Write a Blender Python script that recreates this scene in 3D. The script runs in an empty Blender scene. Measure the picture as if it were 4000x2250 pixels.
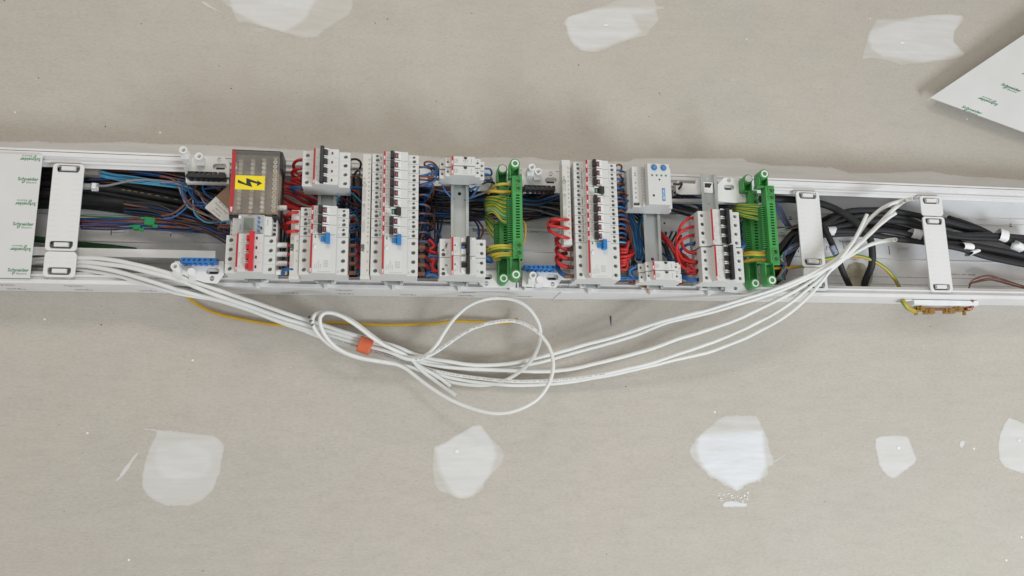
import bpy, bmesh, math, random
from mathutils import Vector, Matrix, noise
random.seed(7)
sc = bpy.context.scene
C = sc.collection
MM = 0.001
# ------------------------------------------------------------------ camera
# one photographed pixel grid (4000 x 2250); wall plane is z = 0, millimetres, camera 1.6 m in front of it
PP = Vector((2000.0, 1125.0)); F = 3107.02; D = 1600.0
EX = Vector((0.98831128, 0.01653526, 0.15155001))
EY = Vector((-0.01294169, -0.9814118, 0.19147689))
EZ = Vector((0.15189909, -0.19120009, -0.96972635))
cam = bpy.data.cameras.new('camera'); camo = bpy.data.objects.new('camera', cam); C.objects.link(camo)
# camera axes in world coordinates: right, up, back
right = Vector((EX.x, EY.x, EZ.x)); up = -Vector((EX.y, EY.y, EZ.y)); back = -Vector((EX.z, EY.z, EZ.z))
right.normalize(); back = (back - right * back.dot(right)).normalized(); up = back.cross(right)
M = Matrix((right, up, back)).transposed().to_4x4(); M.translation = Vector((0, 0, D * MM))
camo.matrix_world = M
cam.sensor_fit = 'HORIZONTAL'; cam.sensor_width = 36.0; cam.lens = 36.0 * F / 4000.0
cam.clip_start = 0.01; cam.clip_end = 100.0
sc.camera = camo
# ------------------------------------------------------------------ light
w = bpy.data.worlds.new('World'); sc.world = w; w.use_nodes = True
bg = w.node_tree.nodes['Background']; bg.inputs[0].default_value = (1.0, 0.965, 0.92, 1); bg.inputs[1].default_value = 0.55
def area(name, loc, target, size, size_y, power, col):
    l = bpy.data.lights.new(name, 'AREA'); l.shape = 'RECTANGLE'; l.size = size; l.size_y = size_y
    l.energy = power; l.color = col
    o = bpy.data.objects.new(name, l); C.objects.link(o); o.location = loc
    o.rotation_euler = (Vector(target) - Vector(loc)).to_track_quat('-Z', 'Y').to_euler()
    return o
area('ceiling_light', (-0.2, 2.0, 2.2), (0.0, 0.0, 0), 0.8, 0.5, 14, (1.0, 0.94, 0.85))
area('window_light', (1.9, -1.9, 2.2), (0.3, 0.0, 0), 1.1, 1.0, 71, (0.84, 0.925, 1.0))
sc.view_settings.view_transform = 'Standard'; sc.view_settings.look = 'None'
sc.view_settings.exposure = 0.0; sc.view_settings.gamma = 1.0

# ------------------------------------------------------------------ reading positions off the wall
ZM = {0: (0, 0, 1.0), 1: (0, 520, .4831), 2: (650, 520, .4484), 3: (1100, 540, .4418), 4: (1600, 580, .414), 5: (2100, 580, .414),
      6: (2650, 600, .4141), 7: (3100, 650, .4486), 8: (3300, 0, .3865), 'a': (700, 1120, .3882), 'b': (1600, 1120, .3882),
      'c': (2500, 900, .3882), 'd': (700, 0, .3882), 'e': (2000, 0, .3882), 'f': (400, 1600, .3882), 'g': (1500, 1600, .3882),
      'h': (2500, 1550, .3882), 'i': (3300, 1550, .3106)}
def at(k, x, y, z=0.0):
    a, b, s = ZM[k]
    v = Vector((a + s * x - PP.x, b + s * y - PP.y, F))
    d = Vector((EX.dot(v), EY.dot(v), EZ.dot(v)))
    return d * ((z - D) / d.z) + Vector((0, 0, D))
def W(k, pts, z=0.0):
    r = []
    for p in pts:
        if len(p) == 3: r.append(at(k, *p))
        else: r.append(at(k, p[0], p[1], z))
    return r

# ------------------------------------------------------------------ materials
MAT = {}
def mat(name, col, rough=0.45, metal=0.0, var=0.06, vscale=60.0, bump=0.0, bscale=400.0, trans=0.0, alpha=1.0, coat=0.0, spec=0.5, dirt=0.0):
    if name in MAT: return MAT[name]
    m = bpy.data.materials.new(name); m.use_nodes = True
    nt = m.node_tree; b = nt.nodes['Principled BSDF']
    b.inputs['Roughness'].default_value = rough; b.inputs['Metallic'].default_value = metal
    b.inputs['Specular IOR Level'].default_value = spec
    if coat: b.inputs['Coat Weight'].default_value = coat
    if trans: b.inputs['Transmission Weight'].default_value = trans
    if alpha < 1: b.inputs['Alpha'].default_value = alpha
    tc = nt.nodes.new('ShaderNodeTexCoord')
    n = nt.nodes.new('ShaderNodeTexNoise'); n.inputs['Scale'].default_value = vscale; n.inputs['Detail'].default_value = 4
    nt.links.new(tc.outputs['Object'], n.inputs['Vector'])
    r = nt.nodes.new('ShaderNodeMapRange'); r.inputs[1].default_value = 0.3; r.inputs[2].default_value = 0.7
    r.inputs[3].default_value = 1 - var; r.inputs[4].default_value = 1 + var
    nt.links.new(n.outputs[0], r.inputs[0])
    mx = nt.nodes.new('ShaderNodeVectorMath'); mx.operation = 'SCALE'; mx.inputs[0].default_value = col[:3]
    nt.links.new(r.outputs[0], mx.inputs['Scale']); last = mx.outputs[0]
    if dirt:
        n3 = nt.nodes.new('ShaderNodeTexNoise'); n3.inputs['Scale'].default_value = vscale * 7; n3.inputs['Detail'].default_value = 6
        nt.links.new(tc.outputs['Object'], n3.inputs['Vector'])
        r3 = nt.nodes.new('ShaderNodeMapRange'); r3.inputs[1].default_value = 0.58; r3.inputs[2].default_value = 0.8
        r3.inputs[3].default_value = 0; r3.inputs[4].default_value = dirt
        nt.links.new(n3.outputs[0], r3.inputs[0])
        dm = nt.nodes.new('ShaderNodeMix'); dm.data_type = 'RGBA'; dm.inputs[7].default_value = (0.5, 0.46, 0.4, 1)
        nt.links.new(r3.outputs[0], dm.inputs[0]); nt.links.new(last, dm.inputs[6]); last = dm.outputs[2]
    nt.links.new(last, b.inputs['Base Color'])
    rr = nt.nodes.new('ShaderNodeMapRange'); rr.inputs[3].default_value = max(rough - 0.08, 0.02); rr.inputs[4].default_value = min(rough + 0.08, 1)
    nt.links.new(n.outputs[0], rr.inputs[0]); nt.links.new(rr.outputs[0], b.inputs['Roughness'])
    if bump:
        n2 = nt.nodes.new('ShaderNodeTexNoise'); n2.inputs['Scale'].default_value = bscale
        nt.links.new(tc.outputs['Object'], n2.inputs['Vector'])
        bp = nt.nodes.new('ShaderNodeBump'); bp.inputs['Strength'].default_value = bump; bp.inputs['Distance'].default_value = 0.0005
        nt.links.new(n2.outputs[0], bp.inputs['Height']); nt.links.new(bp.outputs[0], b.inputs['Normal'])
    MAT[name] = m
    return m
trunk_m = mat('white_pvc', (.73, .725, .72), .42, var=.03, vscale=14, dirt=.30)
cover_m = mat('cover_film', (.68, .68, .665), .36, var=.03, vscale=12, bump=.55, bscale=14)
clip_m = mat('clip_pvc', (.74, .738, .73), .42, var=.02, vscale=14, dirt=.05)
dev_m = mat('device_grey', (.62, .62, .60), .42, var=.02, vscale=40, bump=.05, bscale=1500, dirt=.1)
dev2_m = mat('device_grey_side', (.56, .56, .54), .45, var=.02, vscale=40, dirt=.15)
lug_m = mat('toggle_lug_white', (.75, .75, .73), .35, var=.01)
bus_m = mat('busbar_beige', (.60, .585, .54), .45, var=.02)
brk_m = mat('bracket_white', (.76, .755, .74), .38, var=.02, dirt=.06)
red_m = mat('label_red', (.44, .018, .022), .35, var=.04)
redh_m = mat('handle_red', (.60, .02, .03), .3, var=.03)
win_red = mat('window_red', (.17, .012, .03), .3)
win_green = mat('window_green', (.02, .22, .12), .3)
blk_m = mat('black_plastic', (.018, .018, .02), .38, var=.1)
blu_m = mat('handle_blue', (.022, .19, .48), .35, var=.04)
tblu_m = mat('terminal_blue', (.02, .17, .48), .3, var=.05)
dark_m = mat('recess_dark', (.03, .03, .03), .8)
ink_m = mat('printing_ink', (.10, .10, .11), .7, var=.15, vscale=900)
inklt_m = mat('printing_ink_grey', (.33, .33, .33), .7, var=.2, vscale=900)
pen_m = mat('marker_pen', (.06, .06, .08), .6, var=.2, vscale=700)
gin_m = mat('printing_green', (.02, .20, .07), .5, var=.1)
wht_m = mat('print_white', (.8, .8, .8), .5)
scr_m = mat('screw_steel', (.30, .30, .285), .36, 1.0, var=.1)
rail_m = mat('rail_zinc', (.50, .53, .52), .36, .75, var=.07, vscale=25, bump=.08)
grn_m = mat('earth_bar_green', (.052, .29, .07), .42, var=.10, vscale=30, dirt=.12)
brass_m = mat('brass', (.55, .36, .13), .28, 1.0, var=.15, vscale=200)
cop_m = mat('copper', (.34, .15, .09), .4, .7, var=.15)
wcab_m = mat('white_cable_sheath', (.71, .712, .685), .46, var=.03, vscale=25, dirt=.35)
bcab_m = mat('black_cable_sheath', (.015, .015, .017), .62, var=.25, vscale=30, dirt=.05)
wire = {'red': mat('wire_red', (.50, .020, .018), .35, var=.06), 'blue': mat('wire_blue', (.014, .105, .30), .38, var=.12),
        'lblue': mat('wire_light_blue', (.07, .30, .46), .4, var=.08), 'brown': mat('wire_brown', (.16, .055, .036), .42, var=.12),
        'black': mat('wire_black', (.02, .02, .022), .4), 'grey': mat('wire_grey', (.21, .21, .22), .4),
        'dblue': mat('wire_dark_blue', (.012, .05, .17), .4, var=.1), 'green': mat('wire_green', (.07, .33, .07), .4),
        'yellow': mat('wire_yellow', (.62, .52, .06), .38, var=.05), 'ochre': mat('wire_ochre', (.52, .32, .02), .38, var=.05),
        'mint': mat('wire_mint', (.25, .50, .36), .45), 'copper': cop_m}
gtape_m = mat('tape_green', (.01, .22, .07), .4, bump=.3, bscale=200)
otape_m = mat('tape_orange', (.60, .13, .05), .4, var=.1, bump=.5, bscale=120)
wtape_m = mat('tape_white', (.82, .82, .82), .5, bump=.3, bscale=200)
card_m = mat('cardboard', (.28, .17, .11), .7)
paper_m = mat('paper_label', (.72, .71, .68), .6)
yel_m = mat('warning_yellow', (.85, .68, .01), .4, var=.02)
lcd_m = mat('lcd_screen', (.17, .20, .17), .2, var=.03)
sta_m = mat('foam_stain', (.42, .38, .28), .85, var=.35, vscale=40, bump=1, bscale=90)
fer_m = mat('ferrule_white', (.82, .82, .8), .4)
ferb_m = mat('ferrule_brown', (.16, .06, .035), .4)
# smoked clear cover
def clear(name, col, rough, alpha):
    m = bpy.data.materials.new(name); m.use_nodes = True; nt = m.node_tree; nt.nodes.clear()
    o = nt.nodes.new('ShaderNodeOutputMaterial'); mx = nt.nodes.new('ShaderNodeMixShader'); mx.inputs[0].default_value = alpha
    t = nt.nodes.new('ShaderNodeBsdfTransparent'); t.inputs[0].default_value = (.92, .91, .9, 1)
    p = nt.nodes.new('ShaderNodeBsdfPrincipled'); p.inputs['Base Color'].default_value = (*col, 1); p.inputs['Roughness'].default_value = rough
    n = nt.nodes.new('ShaderNodeTexNoise'); n.inputs['Scale'].default_value = 30
    tc = nt.nodes.new('ShaderNodeTexCoord'); nt.links.new(tc.outputs['Object'], n.inputs['Vector'])
    r = nt.nodes.new('ShaderNodeMapRange'); r.inputs[3].default_value = alpha - .06; r.inputs[4].default_value = alpha + .06
    nt.links.new(n.outputs[0], r.inputs[0]); nt.links.new(r.outputs[0], mx.inputs[0])
    nt.links.new(t.outputs[0], mx.inputs[1]); nt.links.new(p.outputs[0], mx.inputs[2]); nt.links.new(mx.outputs[0], o.inputs[0])
    return m
smoke_m = clear('smoked_clear_plastic', (.62, .58, .52), .16, .17)
clearp_m = clear('clear_plastic', (.7, .72, .72), .1, .35)

def wall_material():
    m = bpy.data.materials.new('plasterboard_paper'); m.use_nodes = True; nt = m.node_tree; b = nt.nodes['Principled BSDF']
    b.inputs['Roughness'].default_value = .85; b.inputs['Specular IOR Level'].default_value = .25
    tc = nt.nodes.new('ShaderNodeTexCoord'); mp = nt.nodes.new('ShaderNodeMapping'); mp.inputs['Scale'].default_value = (.45, 1.3, 1)
    nt.links.new(tc.outputs['Object'], mp.inputs[0])
    def noise_(scale, det, src=mp.outputs[0], rough=.6):
        n = nt.nodes.new('ShaderNodeTexNoise'); n.inputs['Scale'].default_value = scale; n.inputs['Detail'].default_value = det
        n.inputs['Roughness'].default_value = rough; nt.links.new(src, n.inputs['Vector']); return n.outputs[0]
    def ramp(src, stops):
        r = nt.nodes.new('ShaderNodeValToRGB'); e = r.color_ramp.elements
        e[0].position, e[0].color = stops[0][0], (*stops[0][1], 1); e[1].position, e[1].color = stops[-1][0], (*stops[-1][1], 1)
        for p, c in stops[1:-1]:
            q = e.new(p); q.color = (*c, 1)
        nt.links.new(src, r.inputs[0]); return r.outputs[0]
    def mix(f, a, b_, mode='MIX'):
        x = nt.nodes.new('ShaderNodeMix'); x.data_type = 'RGBA'; x.blend_type = mode
        for i, v in ((0, f), (6, a), (7, b_)):
            if hasattr(v, 'links'): nt.links.new(v, x.inputs[i])
            elif isinstance(v, tuple): x.inputs[i].default_value = (*v, 1)
            else: x.inputs[i].default_value = v
        return x.outputs[2]
    base = ramp(noise_(3.2, 3, tc.outputs['Object']), [(.35, (.486, .458, .403)), (.5, (.499, .463, .408)), (.65, (.502, .460, .412))])
    base = mix(1.0, base, ramp(noise_(55, 8, rough=.75), [(.25, (.92, .915, .905)), (.5, (1, 1, 1)), (.78, (1.04, 1.04, 1.04))]), 'MULTIPLY')
    base = mix(1.0, base, ramp(noise_(260, 4, rough=.8), [(.2, (.80, .80, .79)), (.5, (1, 1, 1)), (.8, (1.12, 1.12, 1.11))]), 'MULTIPLY')
    base = mix(1.0, base, ramp(noise_(14, 5), [(.3, (.97, .97, .968)), (.7, (1.025, 1.025, 1.025))]), 'MULTIPLY')
    def flecks(scale, radius, share, seed):
        v = nt.nodes.new('ShaderNodeTexVoronoi'); v.inputs['Scale'].default_value = scale
        ms = nt.nodes.new('ShaderNodeMapping'); ms.inputs['Location'].default_value = (seed, seed * 2, 0)
        nt.links.new(tc.outputs['Object'], ms.inputs[0]); nt.links.new(ms.outputs[0], v.inputs['Vector'])
        a = nt.nodes.new('ShaderNodeMath'); a.operation = 'LESS_THAN'; a.inputs[1].default_value = radius; nt.links.new(v.outputs['Distance'], a.inputs[0])
        s = nt.nodes.new('ShaderNodeSeparateColor'); nt.links.new(v.outputs['Color'], s.inputs[0])
        c = nt.nodes.new('ShaderNodeMath'); c.operation = 'LESS_THAN'; c.inputs[1].default_value = share; nt.links.new(s.outputs[0], c.inputs[0])
        d = nt.nodes.new('ShaderNodeMath'); d.operation = 'MULTIPLY'; nt.links.new(a.outputs[0], d.inputs[0]); nt.links.new(c.outputs[0], d.inputs[1])
        return d.outputs[0]
    base = mix(flecks(22, .05, .11, 3.1), base, (.78, .77, .72))
    base = mix(flecks(38, .055, .08, 7.7), base, (.10, .09, .08))
    base = mix(flecks(90, .08, .09, 1.7), base, (.25, .23, .2))
    nt.links.new(base, b.inputs['Base Color'])
    bp = nt.nodes.new('ShaderNodeBump'); bp.inputs['Strength'].default_value = .25; bp.inputs['Distance'].default_value = .0006
    nt.links.new(noise_(200, 5), bp.inputs['Height']); nt.links.new(bp.outputs[0], b.inputs['Normal'])
    return m
def filler_material(name, col, amax):
    """joint compound: the feathered edge thins out in streaks (attribute cover)"""
    m = bpy.data.materials.new(name); m.use_nodes = True; nt = m.node_tree; b = nt.nodes['Principled BSDF']
    b.inputs['Roughness'].default_value = .7; b.inputs['Specular IOR Level'].default_value = .3
    tc = nt.nodes.new('ShaderNodeTexCoord'); mp = nt.nodes.new('ShaderNodeMapping'); mp.inputs['Scale'].default_value = (.3, 1.6, 1)
    nt.links.new(tc.outputs['Object'], mp.inputs[0])
    n = nt.nodes.new('ShaderNodeTexNoise'); n.inputs['Scale'].default_value = 45; n.inputs['Detail'].default_value = 7; n.inputs['Roughness'].default_value = .7
    nt.links.new(mp.outputs[0], n.inputs['Vector'])
    r = nt.nodes.new('ShaderNodeMapRange'); r.inputs[1].default_value = .3; r.inputs[2].default_value = .7; r.inputs[3].default_value = .955; r.inputs[4].default_value = 1.025
    nt.links.new(n.outputs[0], r.inputs[0])
    s = nt.nodes.new('ShaderNodeVectorMath'); s.operation = 'SCALE'; s.inputs[0].default_value = col; nt.links.new(r.outputs[0], s.inputs['Scale'])
    at_ = nt.nodes.new('ShaderNodeAttribute'); at_.attribute_name = 'thick'
    sn = nt.nodes.new('ShaderNodeTexNoise'); sn.inputs['Scale'].default_value = 38; sn.inputs['Detail'].default_value = 6; sn.inputs['Roughness'].default_value = .7
    m2 = nt.nodes.new('ShaderNodeMapping'); m2.inputs['Scale'].default_value = (.18, 1.5, 1); m2.inputs['Rotation'].default_value = (0, 0, .12); nt.links.new(tc.outputs['Object'], m2.inputs[0]); nt.links.new(m2.outputs[0], sn.inputs['Vector'])
    sr = nt.nodes.new('ShaderNodeMapRange'); sr.inputs[1].default_value = .3; sr.inputs[2].default_value = .7; sr.inputs[3].default_value = -.34; sr.inputs[4].default_value = .14; nt.links.new(sn.outputs[0], sr.inputs[0])
    sa = nt.nodes.new('ShaderNodeMath'); sa.operation = 'ADD'; sa.use_clamp = True; nt.links.new(at_.outputs['Fac'], sa.inputs[0]); nt.links.new(sr.outputs[0], sa.inputs[1])
    cm = nt.nodes.new('ShaderNodeMix'); cm.data_type = 'RGBA'; cm.inputs[6].default_value = (.50, .47, .41, 1); nt.links.new(sa.outputs[0], cm.inputs[0]); nt.links.new(s.outputs[0], cm.inputs[7])
    nt.links.new(cm.outputs[2], b.inputs['Base Color'])
    a = nt.nodes.new('ShaderNodeAttribute'); a.attribute_name = 'cover'
    n2 = nt.nodes.new('ShaderNodeTexNoise'); n2.inputs['Scale'].default_value = 90; n2.inputs['Detail'].default_value = 6; n2.inputs['Roughness'].default_value = .75
    nt.links.new(mp.outputs[0], n2.inputs['Vector'])
    ad = nt.nodes.new('ShaderNodeMath'); ad.operation = 'ADD'; nt.links.new(a.outputs['Fac'], ad.inputs[0]); nt.links.new(n2.outputs[0], ad.inputs[1])
    mr = nt.nodes.new('ShaderNodeMapRange'); mr.inputs[1].default_value = .785; mr.inputs[2].default_value = .80; mr.inputs[3].default_value = 0; mr.inputs[4].default_value = amax
    nt.links.new(ad.outputs[0], mr.inputs[0])
    n4 = nt.nodes.new('ShaderNodeMapRange'); n4.inputs[1].default_value = .35; n4.inputs[2].default_value = .65; n4.inputs[3].default_value = 1.0; n4.inputs[4].default_value = 1
    nt.links.new(n.outputs[0], n4.inputs[0])
    mu = nt.nodes.new('ShaderNodeMath'); mu.operation = 'MULTIPLY'; nt.links.new(mr.outputs[0], mu.inputs[0]); nt.links.new(n4.outputs[0], mu.inputs[1])
    nt.links.new(mu.outputs[0], b.inputs['Alpha'])
    bp = nt.nodes.new('ShaderNodeBump'); bp.inputs['Strength'].default_value = .2; bp.inputs['Distance'].default_value = .0006
    nt.links.new(n.outputs[0], bp.inputs['Height']); nt.links.new(bp.outputs[0], b.inputs['Normal'])
    return m

# ------------------------------------------------------------------ mesh helpers (millimetres)
class MB:
    def __init__(s): s.v = []; s.f = []; s.m = []; s.mats = []; s.smooth = []
    def mi(s, m):
        if m not in s.mats: s.mats.append(m)
        return s.mats.index(m)
    def add(s, vs, fs, m, smooth=False):
        o = len(s.v); i = s.mi(m); s.v += [Vector(v) for v in vs]
        for f in fs: s.f.append([o + k for k in f]); s.m.append(i); s.smooth.append(smooth)
    def box(s, a, b, m, top=None, mtx=None):
        x0, y0, z0 = a; x1, y1, z1 = b
        t = top or 0
        vs = [(x0, y0, z0), (x1, y0, z0), (x1, y1, z0), (x0, y1, z0), (x0 + t, y0 + t, z1), (x1 - t, y0 + t, z1), (x1 - t, y1 - t, z1), (x0 + t, y1 - t, z1)]
        if x1 < x0 or (y1 < y0) != (z1 < z0): pass
        if mtx: vs = [mtx @ Vector(v) for v in vs]
        s.add(vs, [(3, 2, 1, 0), (4, 5, 6, 7), (0, 1, 5, 4), (1, 2, 6, 5), (2, 3, 7, 6), (3, 0, 4, 7)], m)
    def prism(s, poly, y0, y1, m, axis='y'):
        """poly of (a, b): axis y -> (x, z) outline run along y; axis z -> (x, y) outline run along z; axis x -> (y, z) outline run along x"""
        n = len(poly)
        g = {'y': lambda p, t: (p[0], t, p[1]), 'z': lambda p, t: (p[0], p[1], t), 'x': lambda p, t: (t, p[0], p[1])}[axis]
        vs = [g(p, y0) for p in poly] + [g(p, y1) for p in poly]
        s.add(vs, [tuple(range(n)), tuple(range(2 * n - 1, n - 1, -1))] + [(i, i + n, (i + 1) % n + n, (i + 1) % n) for i in range(n)], m)
    def cyl(s, c, r, z0, z1, m, n=20, axis='z', r1=None, cap=True, smooth=True):
        r1 = r if r1 is None else r1
        def g(a, rr, t):
            p, q = rr * math.cos(a), rr * math.sin(a)
            return {'z': (c[0] + p, c[1] + q, t), 'x': (t, c[0] + p, c[1] + q), 'y': (c[0] + q, t, c[1] + p)}[axis]
        A = [2 * math.pi * i / n for i in range(n)]
        vs = [g(a, r, z0) for a in A] + [g(a, r1, z1) for a in A]
        s.add(vs, [(i, (i + 1) % n, (i + 1) % n + n, i + n) for i in range(n)], m, smooth)
        if cap: s.add(vs, [tuple(range(n - 1, -1, -1)), tuple(range(n, 2 * n))], m)
    def ring(s, c, r, ri, z0, z1, m, n=24):
        A = [2 * math.pi * i / n for i in range(n)]
        vs = []
        for rr, t in ((r, z0), (r, z1), (ri, z1), (ri, z0)): vs += [(c[0] + rr * math.cos(a), c[1] + rr * math.sin(a), t) for a in A]
        fs = []
        for k in range(4):
            for i in range(n): j = (i + 1) % n; fs.append((k * n + i, k * n + j, ((k + 1) % 4) * n + j, ((k + 1) % 4) * n + i))
        s.add(vs, fs, m, False)
    def tube(s, pts, r, m, n=8, m2=None, cap=True, flat=1.0, twist=0.0, sub=None, ph=0.0):
        P = spline(pts, sub); N = len(P)
        T = [(P[min(i + 1, N - 1)] - P[max(i - 1, 0)]).normalized() for i in range(N)]
        u = T[0].orthogonal().normalized(); vs = []
        for i in range(N):
            u = (u - T[i] * u.dot(T[i])).normalized(); v = T[i].cross(u)
            rr = r[min(i * len(r) // N, len(r) - 1)] if isinstance(r, (list, tuple)) else r
            tw = twist * i / max(N - 1, 1)
            for k in range(n):
                a = 2 * math.pi * k / n + tw + ph; vs.append(P[i] + u * (rr * math.cos(a)) + v * (rr * flat * math.sin(a)))
        for half in ((0, 1) if m2 else (0,)):
            fs = []
            for i in range(N - 1):
                for k in range(n):
                    if m2 and ((k * 4 // n) % 2 == 0) != (half == 0): continue
                    j = (k + 1) % n; fs.append((i * n + k, i * n + j, (i + 1) * n + j, (i + 1) * n + k))
            o = len(s.v)
            s.add(vs if half == 0 else [], fs if half == 0 else [], m if half == 0 else m2, True)
            if half == 1:
                i2 = s.mi(m2)
                for f in fs: s.f.append([o - len(vs) + q for q in f]); s.m.append(i2); s.smooth.append(True)
            elif half == 0: base = o
        if cap:
            i0 = s.mi(m)
            s.f.append([base + q for q in range(n - 1, -1, -1)]); s.m.append(i0); s.smooth.append(False)
            s.f.append([base + (N - 1) * n + q for q in range(n)]); s.m.append(i0); s.smooth.append(False)
        return P, T
    def mesh(s, name, bevel=0.0, seg=2, cuts=None):
        me = bpy.data.meshes.new(name)
        me.from_pydata([v * MM for v in s.v], [], s.f)
        for m in s.mats: me.materials.append(m)
        me.polygons.foreach_set('material_index', s.m); me.polygons.foreach_set('use_smooth', s.smooth)
        if bevel:
            bm = bmesh.new(); bm.from_mesh(me); bmesh.ops.remove_doubles(bm, verts=bm.verts, dist=1e-6)
            bmesh.ops.recalc_face_normals(bm, faces=bm.faces)
            ed = [e for e in bm.edges if len(e.link_faces) == 2 and e.calc_face_angle(0) > .5]
            bmesh.ops.bevel(bm, geom=ed, offset=bevel * MM, segments=seg, affect='EDGES', profile=.6, clamp_overlap=True)
            bm.to_mesh(me); bm.free()
        if cuts: me = boolean(me, cuts)
        me.update(); return me
def spline(pts, sub=None):
    P = [Vector(p) for p in pts]
    if len(P) == 2: P = [P[0], P[0].lerp(P[1], .5), P[1]]
    out = []; Q = [P[0] * 2 - P[1]] + P + [P[-1] * 2 - P[-2]]
    for i in range(1, len(Q) - 2):
        p0, p1, p2, p3 = Q[i - 1:i + 3]
        d = (p2 - p1).length; n = sub or max(3, min(14, int(d / 5)))
        for k in range(n):
            t = k / n
            out.append(.5 * ((2 * p1) + (p2 - p0) * t + (2 * p0 - 5 * p1 + 4 * p2 - p3) * t * t + (3 * p1 - p0 - 3 * p2 + p3) * t ** 3))
    out.append(P[-1]); return out
def outward(me):
    bm = bmesh.new(); bm.from_mesh(me); bmesh.ops.recalc_face_normals(bm, faces=bm.faces); bm.to_mesh(me); bm.free(); return me
def boolean(me, cutter):
    """cut the holes of mesh `cutter` out of `me`"""
    a = bpy.data.objects.new('cut_a', outward(me)); b = bpy.data.objects.new('cut_b', outward(cutter.mesh('cutter')))
    C.objects.link(a); C.objects.link(b)
    md = a.modifiers.new('cut', 'BOOLEAN'); md.object = b; md.operation = 'DIFFERENCE'; md.solver = 'EXACT'; md.use_self = True
    bpy.context.view_layer.update()
    out = bpy.data.meshes.new_from_object(a.evaluated_get(bpy.context.evaluated_depsgraph_get()))
    bpy.data.objects.remove(a); bpy.data.objects.remove(b)
    mats = [m for m in me.materials]
    out.materials.clear()
    for m in mats: out.materials.append(m)
    for p in out.polygons:
        if p.material_index >= len(mats): p.material_index = 0
    return out
_gl = {}
def glyphs(text, bold=0.0, align='LEFT', shear=0.0):
    k = (text, bold, align, shear)
    if k not in _gl:
        cu = bpy.data.curves.new('t', 'FONT'); cu.body = text; cu.size = 1; cu.align_x = align; cu.align_y = 'CENTER'; cu.offset = bold; cu.shear = shear
        cu.resolution_u = 2; cu.fill_mode = 'FRONT'
        o = bpy.data.objects.new('t', cu); C.objects.link(o); bpy.context.view_layer.update()
        me = bpy.data.meshes.new_from_object(o.evaluated_get(bpy.context.evaluated_depsgraph_get()))
        _gl[k] = ([v.co.copy() for v in me.vertices], [tuple(p.vertices) for p in me.polygons])
        bpy.data.objects.remove(o); bpy.data.curves.remove(cu); bpy.data.meshes.remove(me)
    return _gl[k]
def text(mb, s, pos, size, m, rot=0.0, bold=0.0, sx=1.0, align='CENTER', mtx=None, shear=0.0):
    vs, fs = glyphs(s, bold, align, shear)
    R = mtx or Matrix.Rotation(math.radians(rot), 3, 'Z')
    mb.add([R @ Vector((v.x * size * sx, v.y * size, 0)) + Vector(pos) for v in vs], fs, m)
def logo(mb, pos, s, m, rot=0.0, mtx=None, m2=None):
    """two line maker's mark: bold word, small leaf and light word under it; s = width in mm"""
    R = mtx or Matrix.Rotation(math.radians(rot), 3, 'Z'); P = Vector(pos); k = s / 37.5
    text(mb, 'Schneider', P + R @ Vector((0, 2.2 * k, 0)), 8.6 * k, m, mtx=R, bold=.022, sx=1.02)
    text(mb, 'Electric', P + R @ Vector((6.2 * k, -4.2 * k, 0)), 5.0 * k, m2 or m, mtx=R, sx=1.18)
    out = [(3.0 * math.cos(a) * (1 if math.cos(a) > 0 else .9) + 1.4 * math.sin(a), 2.6 * math.sin(a)) for a in [2 * math.pi * i / 12 for i in range(12)]]
    inn = [(x * .5 + .3, y * .5) for x, y in out]
    vs = [P + R @ Vector(((x * .8 - 7.6) * k, (y - 3.4) * k, 0)) for x, y in out + inn]
    mb.add(vs, [(i, (i + 1) % 12, (i + 1) % 12 + 12, i + 12) for i in range(12)], m)

# ------------------------------------------------------------------ things and parts
def link(name, me, loc=(0, 0, 0), parent=None, label=None, cat=None, group=None, kind=None):
    o = bpy.data.objects.new(name, me); C.objects.link(o)
    if parent is not None: o.parent = parent
    o.location = Vector(loc) * MM
    if label: o['label'] = label
    if cat: o['category'] = cat
    if group: o['group'] = group
    if kind: o['kind'] = kind
    return o
def thing(name, label, cat, loc=(0, 0, 0), group=None): return link(name, None, loc, None, label, cat, group)
def part(name, mb, parent, bevel=0.0, cuts=None, loc=(0, 0, 0), label=None, seg=2):
    me = mb if isinstance(mb, bpy.types.Mesh) else mb.mesh(name, bevel, seg, cuts)
    return link(name, me, loc, parent, label)
def copy_thing(o, loc, label, group=None, skip=()):
    r = o.copy(); C.objects.link(r); r.location = Vector(loc) * MM; r['label'] = label
    if group: r['group'] = group
    for ch in list(o.children):
        if ch.name.split('.')[0] in skip: continue
        c = ch.copy(); C.objects.link(c); c.parent = r
        for g in ch.children:
            d = g.copy(); C.objects.link(d); d.parent = c
    return r

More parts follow.
